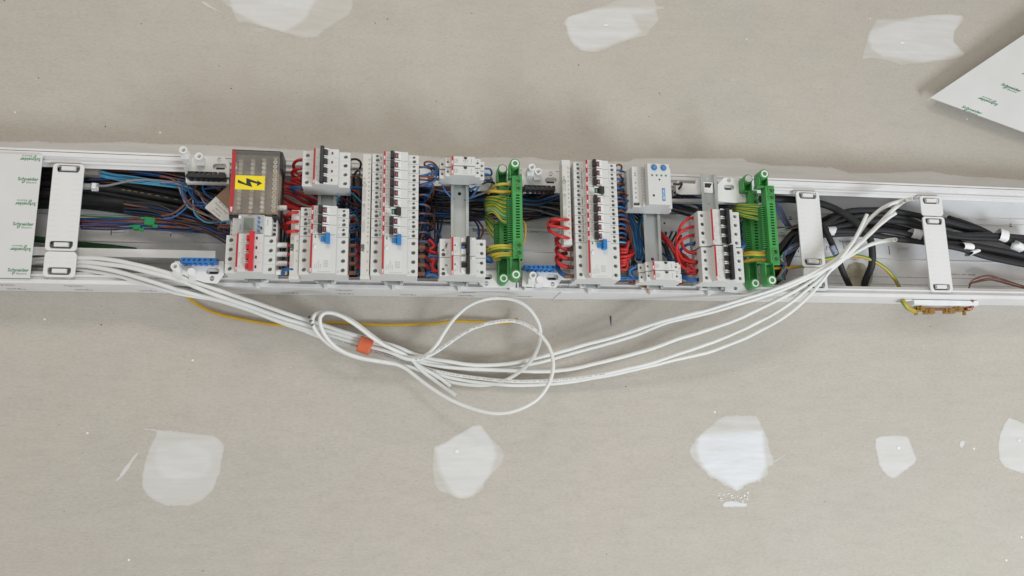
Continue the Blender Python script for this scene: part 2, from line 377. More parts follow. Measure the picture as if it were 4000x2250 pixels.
# ================================================================== the wall
wb = MB(); wb.box((-2600, -2200, -12.5), (3200, 2600, 0), wall_material())
wall = link('wall', wb.mesh('wall'), label='grey-beige paper-faced plasterboard wall with white filler spots', kind='structure')
fill_hi = filler_material('joint_filler_bright', (.675, .668, .655), 1.0)
fill_lo = filler_material('joint_filler_thin', (.60, .585, .54), 1.0)
fill_wh = filler_material('joint_filler_white', (.73, .745, .77), 1.0)
fill_dot = filler_material('joint_filler_dot', (.86, .86, .86), 1.0)
fill_soft = filler_material('joint_filler_soft', (.635, .622, .585), 1.0)
fill_band = filler_material('joint_filler_band', (.67, .66, .64), 1.0)
def patch(name, k, outline, m, label, z=.3, rough=1.5, edge=5.0, inner=None, base=.42, core=.55):
    P = [at(k, x, y, 0) for x, y in outline]
    n = len(P); dense = []
    for i in range(n):
        a, b = P[i], P[(i + 1) % n]; q = max(2, int((b - a).length / 2.5))
        for j in range(q):
            p = a.lerp(b, j / q); dense.append(p)
    for _ in range(2): dense = [(dense[i - 1] + dense[i] * 2 + dense[(i + 1) % len(dense)]) * .25 for i in range(len(dense))]
    import numpy as np
    O = np.array([(p.x, p.y) for p in dense]); E2 = np.roll(O, -1, 0) - O
    ext = O.max(0) - O.min(0); g = max(.8, min(2.4, min(ext) / 16)); pad = 3.5
    nx, ny = [int((e_ + 2 * pad) / g) + 2 for e_ in ext]
    gx = O[:, 0].min() - pad + g * np.arange(nx); gy = O[:, 1].min() - pad + g * np.arange(ny)
    X, Y = np.meshgrid(gx, gy); Q = np.stack([X.ravel(), Y.ravel()], 1); sd = np.full(len(Q), 1e9); ins = np.zeros(len(Q), bool)
    for a_, e_ in zip(O, E2):
        d = Q - a_; t_ = np.clip((d @ e_) / max(e_ @ e_, 1e-9), 0, 1); sd = np.minimum(sd, np.hypot(*(d - t_[:, None] * e_).T))
        y0_, y1_ = a_[1], a_[1] + e_[1]
        if y0_ != y1_:
            c_ = ((y0_ > Q[:, 1]) != (y1_ > Q[:, 1])) & (Q[:, 0] < a_[0] + (Q[:, 1] - y0_) * e_[0] / (y1_ - y0_)); ins ^= c_
    sd = np.where(ins, sd, -sd)
    if inner:
        I_ = np.array([tuple(at(k, x, y, 0))[:2] for x, y in inner]); J_ = np.roll(I_, -1, 0) - I_; s2 = np.full(len(Q), 1e9); in2 = np.zeros(len(Q), bool)
        for a_, e_ in zip(I_, J_):
            d = Q - a_; t_ = np.clip((d @ e_) / max(e_ @ e_, 1e-9), 0, 1); s2 = np.minimum(s2, np.hypot(*(d - t_[:, None] * e_).T))
            if e_[1] != 0: in2 ^= ((a_[1] > Q[:, 1]) != (a_[1] + e_[1] > Q[:, 1])) & (Q[:, 0] < a_[0] + (Q[:, 1] - a_[1]) * e_[0] / e_[1])
        thick = np.clip(.5 + np.where(in2, s2, -s2) / 9.0, 0, 1) * core + base
    else: thick = np.full(len(Q), .88 if m is not fill_lo else .45)
    thick = thick * np.clip(.5 + sd / min(8.0, edge * 1.6 + .6), 0, 1)
    sd += np.array([(noise.noise(Vector((x * .22, y * .22, 3))) * 1.2 + noise.noise(Vector((x * .7, y * .7, 9))) * .7) * (rough * .8 + .4) if abs(v) < 6 else 0 for (x, y), v in zip(Q, sd)])
    keep = sd > -1.6; idx = {}
    bm = bmesh.new(); lay = bm.verts.layers.float.new('cover'); lay2 = bm.verts.layers.float.new('thick')
    def vert(q):
        if q not in idx:
            v = bm.verts.new((Q[q, 0] * MM, Q[q, 1] * MM, (z * .4 + .1) * MM)); v[lay] = min(max(.27 + sd[q] / (edge * 1.5), 0), 1); v[lay2] = float(thick[q]); idx[q] = v
        return idx[q]
    for j_ in range(ny - 1):
        for i_ in range(nx - 1):
            q = j_ * nx + i_; four = (q, q + 1, q + nx + 1, q + nx)
            if any(keep[k_] for k_ in four): bm.faces.new([vert(k_) for k_ in four])
    for f_ in bm.faces: f_.smooth = True
    me = bpy.data.meshes.new(name); bm.to_mesh(me); bm.free(); me.materials.append(m)
    return link(name, me, parent=wall, label=label)
def circ(cx, cy, rx, ry, n=14): return [(cx + rx * math.cos(2 * math.pi * i / n), cy + ry * math.sin(2 * math.pi * i / n)) for i in range(n)]
patch('filler_patch', 'd', [(340, -60), (530, 100), (580, 222), (700, 232), (900, 290), (1080, 335), (1230, 388), (1390, 378), (1440, 320), (1560, 240), (1690, 165), (1735, 115), (1750, 40), (1740, -90), (1300, -250), (700, -250)], fill_hi, 'thick white filler spot cut by the top edge', .25, 1.8, inner=[(500, -60), (540, 100), (700, 190), (900, 285), (1050, 322), (1150, 270), (1280, 180), (1320, 80), (1420, -60), (1100, -200), (700, -200)])
patch('filler_streak', 'd', [(220, 8), (260, 20), (340, 75), (430, 118), (432, 130), (340, 95), (240, 40)], fill_hi, 'narrow filler streak beside the top edge spot', .3, 1, 2)
patch('filler_streak', 'd', [(740, 290), (800, 278), (885, 285), (890, 310), (820, 330), (750, 318)], fill_lo, None, .3, 1.5, 2)
patch('filler_patch', 'e', [(535, 240), (500, 255), (550, 170), (800, 95), (1000, 20), (1120, -40), (1430, -20), (1455, 60), (1535, 65), (1530, 92), (1455, 105), (1480, 210), (1390, 300), (1370, 350), (1200, 398), (1000, 470), (960, 500), (830, 530), (700, 517), (620, 460), (560, 370)], fill_hi, 'white filler spot over the top middle screw', .25, 1.8, inner=[(540, 250), (555, 165), (800, 100), (1000, 72), (1300, 75), (1440, 80), (1440, 120), (1200, 150), (1250, 240), (1300, 320), (1150, 400), (1000, 450), (830, 500), (700, 500), (600, 410)])
patch('filler_dab', 'e', circ(945, 255, 32, 16), fill_dot, None, 1.5, .3, 1.5)
patch('filler_patch', 8, [(165, 600), (240, 330), (330, 190), (600, 180), (850, 150), (1050, 140), (1190, 155), (1215, 200), (1110, 320), (1100, 420), (1160, 480), (1220, 550), (1130, 595), (800, 640), (570, 660), (420, 610), (300, 590)], fill_hi, 'white filler spot beside the leaning panel', .25, 1.8, inner=[(240, 400), (260, 310), (500, 230), (850, 155), (1050, 145), (1190, 160), (1110, 320), (1110, 430), (1200, 545), (800, 630), (600, 600), (380, 570), (270, 490)])
patch('filler_dab', 8, circ(580, 433, 30, 16), fill_dot, None, 1.5, .3, 1.5)
patch('filler_patch', 'f', [(520, 200), (700, 210), (1120, 255), (1170, 290), (1235, 370), (1200, 520), (1190, 620), (1110, 820), (1000, 920), (880, 965), (650, 970), (540, 930), (450, 860), (395, 780), (405, 620), (430, 500), (475, 370), (545, 240)], fill_hi, 'squarish filler spot in the lower part near the slanting streak', .25, 1.8, base=.68, core=.24, inner=[(560, 380), (850, 330), (1080, 420), (1100, 600), (960, 700), (750, 740), (580, 640), (520, 500)])
patch('filler_streak', 'f', [(400, 188), (520, 195), (560, 205), (540, 218), (480, 205), (405, 200)], fill_hi, None, .3, 1, 1.5)
patch('filler_streak', 'f', [(128, 722), (200, 610), (300, 480), (350, 425), (378, 420), (330, 490), (270, 590), (210, 670), (150, 720)], fill_hi, 'slanting streak of filler next to the squarish spot', .3, 2.2, 2)
patch('filler_patch', 'g', [(500, 375), (600, 330), (760, 235), (900, 155), (980, 150), (1030, 220), (1090, 300), (1190, 390), (1215, 470), (1180, 560), (1080, 660), (1010, 740), (1015, 790), (880, 885), (820, 905), (740, 900), (640, 835), (580, 840), (520, 780), (490, 680), (485, 520)], fill_hi, 'white filler spot under the hanging cable loop', .25, 1.8, inner=[(525, 390), (760, 240), (900, 160), (980, 160), (1080, 300), (1130, 450), (1070, 640), (1000, 740), (880, 870), (760, 900), (660, 800), (570, 640), (535, 500)])
patch('filler_dab', 'g', circ(735, 422, 26, 24), fill_dot, None, 1.5, .3, 1.5)
patch('filler_patch', 'h', [(850, 190), (1000, 185), (1180, 190), (1240, 330), (1280, 400), (1310, 550), (1350, 650), (1340, 695), (1285, 705), (1295, 775), (1200, 850), (1080, 880), (1040, 920), (975, 955), (900, 910), (830, 885), (780, 840), (700, 810), (600, 700), (510, 610), (490, 530), (560, 420), (700, 300), (780, 230)], fill_wh, 'large ragged filler spot with crumbs below it', .25, 4, inner=[(600, 380), (900, 350), (1230, 350), (1250, 560), (1270, 700), (1200, 820), (1060, 870), (970, 935), (860, 850), (700, 780), (600, 640), (570, 500)])
patch('filler_patch', 'h', [(820, 1098), (850, 1060), (900, 1045), (960, 1050), (1085, 1070), (1070, 1108), (940, 1110), (860, 1116)], fill_wh, 'small white filler dab under the largest spot', .4, 2.5, 3)
for i in range(34):
    x = 780 + 310 * random.random(); y = 950 + 100 * random.random() ** .7; s = 7 + 10 * random.random(); a = random.random() * 3
    b = MB(); q_ = at('h', x, y, 0); r_ = s * .12; n_ = 6
    b.prism([(q_.x + r_ * (1.5 if (k_ % 3) else .7) * math.cos(a + k_ * math.pi / 3), q_.y + r_ * random.uniform(.6, 1.3) * math.sin(a + k_ * math.pi / 3)) for k_ in range(n_)], .1, .9, mat('crumb_white', (.78, .78, .77), .7), 'z')
    part('filler_crumb', b, wall)
patch('filler_streak', 'h', [(1345, 655), (1400, 612), (1475, 570), (1470, 580), (1400, 625), (1350, 665)], fill_hi, None, .3, .6, 1)
patch('filler_patch', 'i', [(385, 520), (450, 492), (650, 482), (770, 490), (800, 510), (850, 640), (880, 720), (912, 790), (880, 840), (800, 900), (700, 970), (615, 1035), (540, 1000), (470, 920), (430, 860), (405, 740), (380, 640)], fill_hi, 'small five-sided filler spot near the bottom corner', .4, 1.5)
patch('filler_dab', 'i', circ(677, 647, 27, 27), fill_dot, None, 1.5, .3, 1.5)
patch('filler_patch', 'i', [(2060, 258), (2254, 330), (2450, 430), (2600, 640), (2500, 880), (2254, 965), (2180, 950), (2000, 880), (1940, 790), (1925, 620), (1945, 480), (2010, 330)], fill_hi, 'filler spot cut by the edge near the bottom corner', .4, 1.5)
patch('filler_dab', 'i', circ(2193, 550, 25, 25), fill_dot, None, 1.5, .3, 1.5)
patch('filler_streak', 'i', [(1440, 600), (1465, 545), (1520, 560), (1500, 600), (1490, 640), (1450, 640)], fill_hi, None, .3, 2, 2)
# plaster band along the trunking's upper side
band = [(0, 552), (60, 554), (120, 551), (160, 550), (200, 557), (330, 558), (480, 553), (640, 562), (800, 566), (960, 572), (1100, 582), (1250, 588), (1380, 594), (1500, 600), (1640, 607), (1700, 614), (1750, 616), (1800, 622), (1906, 614), (2035, 615), (2080, 613), (2138, 624), (2250, 628), (2380, 630), (2460, 629), (2473, 619), (2600, 618), (2750, 619), (2900, 617), (2919, 630), (3010, 646), (3130, 648), (3250, 654), (3324, 676), (3450, 676), (3560, 670), (3638, 668), (3700, 680), (3773, 688), (3880, 694), (4000, 704), (4150, 712)]
band = [(-160, 550)] + band
bo = band + [(4150, 790), (2000, 700), (-160, 620)]
patch('filler_band', 0, bo, fill_band, 'white filler band along the upper side of the trunking', .5, 2.2, 3)
# pencil scribble
pm = MB()
for a, b in (((2015, 292), (2026, 385)), ((2022, 292), (2018, 350)), ((2026, 295), (2024, 372)), ((2012, 318), (2030, 352)), ((2030, 300), (2028, 390))):
    pm.tube([at('b', *a, .5), at('b', *b, .5)], .5, ink_m, 4)
part('pencil_mark', pm, wall)

# ================================================================== trunking
YT, YB = 544.3, 294.3; X0, X1, XJ = -1050.0, 1750.0, at(0, 2222, 1120, 80).x
tr = thing('cable_trunking', 'long white open plastic trunking running across the wall, full of wiring', 'trunking', (0, YB, 0))
def tpart(name, mb, **k): return part(name, mb, tr, loc=(0, -YB, 0), **k)
for i, (xa, xb) in enumerate(((X0, XJ - .4), (XJ + .4, X1))):
    b = MB()
    lo = [(YB, .4), (YB, 80), (YB + 7.5, 80), (YB + 8.5, 74), (YB + 14, 73), (YB + 15, 77), (YB + 17.5, 77), (YB + 18.5, 71), (YB + 24, 70), (YB + 24, 67), (YB + 4, 66), (YB + 3, 3.4), (YT - 3, 3.4), (YT - 4, 66), (YT - 26, 67), (YT - 26, 70), (YT - 21, 71), (YT - 19.5, 77), (YT - 16, 77), (YT - 15, 73), (YT - 9, 74), (YT - 8, 80), (YT, 80), (YT, .4)]
    b.prism(lo, xa, xb, trunk_m, 'x')
    tpart('channel_body', b, bevel=.7)
b = MB()
for y in (YB + 45, YB + 62, YB + 100, YB + 150, YB + 190, YB + 204):
    b.box((X0, y - 1.2, 3.3), (XJ - 3, y + 1.2, 5.5), trunk_m); b.box((XJ + 3, y - 1.2, 3.3), (X1, y + 1.2, 5.5), trunk_m)
for x in range(-700, 1500, 88):
    b.box((x - 12, YB + 118, 3.3), (x + 12, YB + 126, 5.2), trunk_m)
tpart('rib', b, bevel=.5)
b = MB(); b.box((X0, YT + .15, 60), (X1, YT + 1.3, 78.6), mat('groove_shade_brown', (.10, .07, .05), .8)); tpart('groove_shade_strip', b)  # dark strip in place of the shade in the lip's narrow groove
b = MB(); b.prism([(YT + 1.35, 2), (YT + 1.35, 78.8), (YT + 5.2, 78.8), (YT + 6, 78), (YT + 6, 2)], X0, X1, trunk_m, 'x'); tpart('edge_strip', b)
b = MB()
for x in range(-690, 1500, 110):
    b.cyl((x + 30, YT - 60), 4, 3.5, 3.9, dark_m, 14); b.box((x + 42, YB + 112, 3.5), (x + 43.5, YB + 132, 3.8), dark_m); b.cyl((x + 66, YB + 170), 2.2, 3.5, 3.9, dark_m, 12)
tpart('knockout', b)
# joint piece on the underside
b = MB(); jx = at(0, 2190, 1150, 40).x
b.prism([(jx - 8, YB - 1.6), (jx + 26, YB - 1.6), (jx + 26, YB + .1), (jx - 8, YB + .1)], 3, 79, trunk_m, 'z')
b.box((XJ - 9, YB - .4, 78), (XJ + 2, YB + 7.6, 80.8), trunk_m)
tpart('joint_cover', b, bevel=.4)
# printing: maker's mark repeated on the underside of the trunking (reads along the wall) and on the back
b = MB(); Mlow = Matrix(((1, 0, 0), (0, 0, -1), (0, 1, 0)))  # glyph plane x,y -> x,z facing down
Mflip = Matrix(((-1, 0, 0), (0, 0, 1), (0, -1, 0)))
for px, py, fl in ((20, 1127, 0), (60, 1139, 1), (290, 1122, 0), (325, 1135, 1), (575, 1131, 1), (1130, 1136, 1), (1345, 1131, 0), (1348, 1146, 1), (1594, 1142, 1), (1828, 1138, 0), (1820, 1153, 1), (2050, 1149, 1)):
    zz = 58 if not fl else 22
    p = at(0, px, py, zz)
    b = MB(); logo(b, (p.x, YB - .12, zz), 36, ink_m, mtx=Mlow if not fl else Mflip, m2=inklt_m); tpart('printing', b)
b = MB(); p = at(4, 690, 785, 3.6); logo(b, (p.x, p.y, 5.9), 46, ink_m)
text(b, 'CE', at(4, 780, 785, 3.6), 13, ink_m); text(b, 'NF', at(4, 826, 785, 3.6), 8, ink_m)
tpart('printing', b); b = MB(); text(b, 'U73074 R9MKT13 EN50085', at(4, 1215, 790, 3.6), 7.5, ink_m, sx=1.05)
tpart('printing', b); b = MB(); text(b, 'Optiline 70 18976', at(4, 470, 560, 3.6), 6, ink_m)
tpart('printing', b); b = MB(); logo(b, at(7, 455, 660, 3.6), 34, ink_m)
tpart('printing', b); b = MB()
text(b, 'R9MKT13 - 18977 - EN50085', at(7, 1480, 943, 3.6), 5, ink_m)
tpart('printing', b)

# inner divider
b = MB(); yA = at(1, 700, 962, 66).y
b.prism([(yA - 6, 4), (yA - 6, 60), (yA - 8, 66), (yA + 8, 66), (yA + 8, 62), (yA + 5, 62), (yA + 5, 58), (yA - 3, 56), (yA - 3, 4)], X0, at(2, 428, 1040, 66).x, trunk_m, 'x')
link('trunking_divider', b.mesh('trunking_divider', .5), label='white lengthwise divider strip inside the trunking above the white cables', cat='divider')

# black film patch left of cover end, hole in trunk back
# ------------------------------------------------------------------ covers
def text_rows(cv, x0, y0, dy, n, z, flip0, s=37.5):
    for i in range(n): b = MB(); logo(b, (x0, y0 - dy * i, z), s, gin_m, rot=180 if (i + flip0) % 2 == 0 else 0); part('printing', b, cv)
cx1 = -640.5
cv = thing('trunking_cover', 'white cover closing the trunking end with green maker marks', 'cover', (cx1, 416, 82))
b = MB(); ya, yb_ = YT - 8.6 - 416, YB + 8 - 416
b.prism([(ya, 0), (ya, 3.2), (yb_, 3.2), (yb_, 0), (yb_ + 2, -8), (yb_ + 3.4, -8), (yb_ + 2, 1.2), (ya - 2, 1.2), (ya - 3.4, -8), (ya - 2, -8)], X0 - cx1, 0, cover_m, 'x')
part('panel', b, cv, .5)
for k in range(2):
    p = at(1, 246, 207, 85); text_rows(cv, p.x - cx1 - k * 210, p.y - 416 + 1, 42.8, 6, 3.35, 0)
# leaning panel
pz = 30.0
c0 = at(8, 860, 990, pz); c1 = at(8, 2300, 20, pz + 25); c2 = at(8, 2300, 1520, pz)
lp = thing('trunking_cover', 'loose white cover panel leaning on the wall in the upper corner', 'cover', c0)
b = MB(); dz = Vector((0, 0, 2.4)); e1 = (c2 - c0); e2 = (c1 - c0)
vs = [Vector((0, 0, 0)), e1, e1 + e2, e2]
b.add(vs + [v + dz for v in vs], [(3, 2, 1, 0), (4, 5, 6, 7), (0, 1, 5, 4), (1, 2, 6, 5), (2, 3, 7, 6), (3, 0, 4, 7)], cover_m)
lipn = Vector((0, 0, -13)); u1 = e1.normalized()
for o_, t_ in ((Vector((0, 0, 0)) + u1 * 1.2, e2),):
    q = [o_, o_ + u1 * 2.2, o_ + u1 * 2.2 + t_, o_ + t_]
    b.add([v + lipn for v in q] + q, [(3, 2, 1, 0), (4, 5, 6, 7), (0, 1, 5, 4), (1, 2, 6, 5), (2, 3, 7, 6), (3, 0, 4, 7)], cover_m)
part('panel', b, lp, .4)
b = MB(); ux = e1.normalized(); uy = e2.normalized(); nz = ux.cross(uy).normalized()
def shear(f): return Matrix((ux * f, (uy * f * .95), Vector((0, 0, 1)))).transposed()
for i, (x, y) in enumerate(((1278, 1118), (1455, 1018), (1675, 893), (1900, 770), (2120, 645))):
    p = at(8, x, y, pz + 2.4); q = (p - c0)
    # height of panel top surface at that point
    den = ux.x * uy.y - ux.y * uy.x; bb = (ux.x * q.y - ux.y * q.x) / den; h = uy.z * bb + 2.6
    p = at(8, x, y, pz + h) - c0
    b = MB(); logo(b, (p.x, p.y, h), 55, gin_m, mtx=shear(-1 if i % 2 else 1)); part('printing', b, lp)

# ------------------------------------------------------------------ retainer clips
def retainer(x0, x1, y0, y1, label, wins):
    r = thing('cable_retainer', label, 'retainer clip', ((x0 + x1) / 2, y1, 81), 'white retainer clips across the trunking')
    hw = (x1 - x0) / 2; h = y0 - y1; b = MB(); cb = MB()
    n = 6; rr = 7; out = []
    for cx, cy, a0 in ((hw - rr, h - rr, 0), (-hw + rr, h - rr, 90), (-hw + rr, rr, 180), (hw - rr, rr, 270)):
        for i in range(n + 1):
            a = math.radians(a0 + 90 * i / n); out.append((cx + rr * math.cos(a), cy + rr * math.sin(a)))
    b.prism(out, 0, 3.6, clip_m, 'z')
    for wy in wins: cb.prism([(-17, wy - 7.2), (17, wy - 7.2), (20, wy - 2), (20, wy + 5), (18, wy + 7), (-18, wy + 7), (-20, wy + 5), (-20, wy - 2)], -9, 6, clip_m, 'z')
    part('strap', b, r, .9, cuts=cb)
    for s_ in (-1, 1):
        g = MB(); yy = 6
        while yy < h - 6:
            if all(abs(yy - wy) > 10 for wy in wins): g.box((s_ * 17.5 - 7, yy - .35, 3.45), (s_ * 17.5 + 7, yy + .35, 3.95), clip_m)
            yy += 10
        if g.v: part('grip_ridge', g, r)
    for wy in wins:
        t = MB(); t.box((-12.5, wy - 3.6, -1), (12.5, wy + 5, 5.2), clip_m, .8)
        u = MB(); u.box((-19, wy - 6.5, -6.2), (19, wy + 6.4, -5.4), mat('recess_shade_grey', (.20, .20, .20), .7)); part('recess', u, r)  # grey floor: shade behind the latch window put into its colour
        part('latch', t, r, .6)
retainer(-621, -567, 521, 354.6, 'long white retainer clip beside the closed cover', (156.5, 11))
retainer(-620, -566, 353, 305.5, 'short white retainer clip holding the white cables beside the closed cover', (11,))
retainer(853, 906, 521, 355.6, 'long white retainer clip right of the last green earth bar', (156, 11))
retainer(855, 907, 353.6, 305, 'short white retainer clip half covered by crossing white cables', (12,))
retainer(1143.5, 1196, 521, 476, 'short white retainer clip above the white cable ends', (34,))
retainer(1144, 1197, 474, 306, 'long white retainer clip above the copper earth clamp', (157, 11))

# ================================================================== modular devices
ZR = 110.0   # DIN rail face
def cross_screw(r):
    b = MB(); b.cyl((0, 0), r, -3, -.9, scr_m, 18); b.cyl((0, 0), r, -.9, -.3, scr_m, 18, r1=r * .8)
    a = random.random()
    for k in (0, 1):
        b.box((-r * .7, -r * .13, -.6), (r * .7, r * .13, -.22), dark_m, mtx=Matrix.Rotation(a + k * math.pi / 2, 4, 'Z'))
    return b.mesh('terminal_screw')
SCR = {round(r, 1): [cross_screw(r) for _ in range(3)] for r in (2.0, 2.2, 2.6, 2.9, 3.2)}
def screws(parent, pts, z, rs):
    for x, y, *q in pts:
        link('terminal_screw', random.choice(SCR[rs]), (x, y, z), parent)
def body(poles, pitch, holes, side_holes=(), gap=.25, prof=None, m=dev_m, noseh=68, shh=53):
    """moulded case: shoulders with sunk screw holes, raised nose; v runs downwards"""
    H = poles * pitch; b = MB()
    p = prof or [(-43.5, 4), (-43.5, 20), (-42, 21), (-42, 34), (-43, 35), (-43, shh), (-24, shh), (-22.5, noseh), (22.5, noseh), (24, shh), (43, shh), (43, 35), (42, 34), (42, 21), (43.5, 20), (43.5, 4)]
    p = [(x, z) for x, z in p]
    b.prism(p, -gap, -H + gap, m, 'y')
    c = MB()
    for x, y, r in holes: c.cyl((x, y), r, shh - 7, shh + 3, dark_m, 18)
    for s_, y, r, z in side_holes: c.cyl((y, z), r, (s_ * 35), (s_ * 50), dark_m, 12, axis='x')
    return b, c
def abb(b, y, x=-20.5, z=68.75, s=3.4): text(b, 'ABB', (x, y, z), s, wht_m, rot=90, bold=.03, sx=1.1)
PT = 17.92
def lug(b, x0, x1, y, z=68):
    b.prism([(x0, z - .5), (x1, z - .5), (x1, z + 2.2), (x1 - 1.5, z + 3), (x0 + 1, z + 5.2), (x0, z + 5.2)], y - 1.1, y + 1.1, lug_m, 'y')
def make_rcbo(on=True, code='C20', pen='', H=PT, label='', loc=(0, 0, 0), group=None, big=False):
    t = thing('circuit_breaker', label, 'circuit breaker', loc, group)
    holes = [(-34.5, -4.6, 2.8), (-33.5, -12.6, 3.7), (34, -4.6, 2.8), (34.5, -12.6, 3.7)]
    b, c = body(1, H, holes, [(s, -y, 2.4, 24) for s in (-1, 1) for y in (5, 13)])
    part('case', b, t, .55, cuts=c)
    s = MB(); s.box((-22.4, -H + .3, 67.9), (-18.6, -.3, 68.35), red_m); part('brand_strip', s, t)
    g = MB()
    if on:
        g.prism([(-10, 66), (-10, 77.5), (-8.5, 79), (-4.5, 78.5), (-3, 72), (-2, 66)], -H + 2.6, -1.9, blk_m, 'y')
        part('toggle', g, t, .5)
        wx0, wx1, wm = -1.9, 4.2, win_red
    else:
        g.prism([(0, 66), (1, 72), (3.5, 78), (9, 79), (10.6, 77.5), (10.6, 66)], -H + 2.4, -2.0, blk_m, 'y')
        g.box((-6, -H + 3.5, 66), (1, -3.5, 69.4), blk_m)
        part('toggle', g, t, .5)
        wx0, wx1, wm = -5.6, -1.2, win_green
    k = MB(); k.box((wx0, -H + 4, 67), (wx1, -4.2, 69.8), wm, .4); text(k, 'I-ON' if on else 'O-OFF', ((wx0 + wx1) / 2 + .6, -H / 2, 69.95), 2.3, wht_m, rot=90)
    part('indicator_window', k, t)
    l = MB()
    lug(l, -2 if on else -8, 10 if on else 6, -2.2); lug(l, -2 if on else -8, 10 if on else 6, -H + 2.2)
    l.box((4.4 if on else 10.8, -H + 1.5, 67.9), (9.6 if on else 12, -1.5, 69.3), lug_m, .3)
    part('toggle_cradle', l, t, .3)
    n = MB(); abb(n, -H + 5.2, s=3.8, z=68.5); text(n, code, (-15.8, -H + 5.5, 68.2), 3.4, ink_m, rot=90)
    text(n, '6000', (-16, -5.5, 68.2), 1.6, inklt_m, rot=90); text(n, '30mA', (-12.4, -H + 5, 68.2), 1.8, inklt_m, rot=90)
    text(n, 'n', (-12.8, -7, 68.2), 2.6, inklt_m, rot=90)
    text(n, 'N', (26.6, -13.5, 53.2), 3.4, inklt_m, rot=90); n.box((24.5, -4.75, 53.1), (30, -4.5, 53.2), inklt_m)
    n.box((-31.2, -4.75, 53.1), (-25, -4.5, 53.2), inklt_m)
    if not pen: text(n, 'N', (-26.8, -13.2, 53.2), 3.4, inklt_m, rot=90)
    part('printing', n, t)
    if pen:
        n = MB(); text(n, pen, (-26.9, -H / 2, 53.25), min(4.6, 25.0 / len(pen)), pen_m, rot=90, sx=.95, bold=.012, shear=.15); part('handwriting', n, t)
    screws(t, [(-34.5, -4.6), (34, -4.6)], 50.5, 2.6); screws(t, [(-33.5, -12.6), (34.5, -12.6)], 48.5, 3.2)
    return t
def make_rcd(label, loc, group, H=71.0):
    t = thing('residual_current_switch', label, 'RCD switch', loc, group)
    ys = [-9 - 17.6 * i for i in range(4)]
    b, c = body(1, H, [(x, y, 4.0) for x in (-34, 34.5) for y in ys], [(s, -y, 3.8, 24) for s in (-1, 1) for y in ys])
    part('case', b, t, .6, cuts=c)
    s = MB(); s.box((-22.4, -H + .3, 67.9), (-18.8, -.3, 68.35), red_m); part('brand_strip', s, t)
    s = MB(); s.box((-17.8, -H + 1.5, 67.9), (13, -1.5, 68.5), mat('front_plate', (.64, .64, .625), .4, var=.01)); part('front_plate', s, t, .2)
    g = MB(); g.prism([(4, 66), (4, 79), (5, 80), (11, 80), (12, 78.5), (12, 66)], -17.2, 1.2, blu_m, 'y'); g.box((-5, -13.8, 66), (4.4, -3.2, 74), blu_m, .8)
    part('toggle', g, t, .5)
    g = MB(); g.box((-15.2, -6.6, 68), (-12.8, -2.2, 68.9), win_green); part('indicator_window', g, t)
    g = MB(); p = [(2.4 * math.cos(a) - 14, 3.9 * math.sin(a) - 24) for a in [2 * math.pi * i / 20 for i in range(20)]]; g.prism(p, 68.3, 70.3, lug_m, 'z')
    part('test_button', g, t, .4)
    n = MB(); abb(n, -H + 5.2, s=4)
    for i, l_ in enumerate(('F204 AC', '40A 30mA', 'In=40A Im=500A', 'Icn 10000')): text(n, l_, (-14 + i * 3.6, -H + 8, 68.62), 2.3, inklt_m, rot=90, align='LEFT')
    for i in range(4): n.box((2 + i * 2.4, -H + 11, 68.6), (2.3 + i * 2.4, -H + 24, 68.7), inklt_m)
    for i in range(3): n.box((2, -H + 12 + i * 5, 68.6), (9.5, -H + 12.3 + i * 5, 68.7), inklt_m)
    text(n, 'test', (-14, -17.5, 68.62), 2, inklt_m, rot=90); text(n, 'CONTROLLER MENSUELLEMENT', (2, -H + 3, 68.62), 1.6, inklt_m)
    text(n, 'N', (27, -H + 6.5, 53.2), 4, inklt_m, rot=90); text(n, 'N', (-26.5, -H + 6.5, 53.2), 4, inklt_m, rot=90)
    part('printing', n, t)
    screws(t, [(x, y) for x in (-34, 34.5) for y in ys], 48.5, 3.2)
    return t
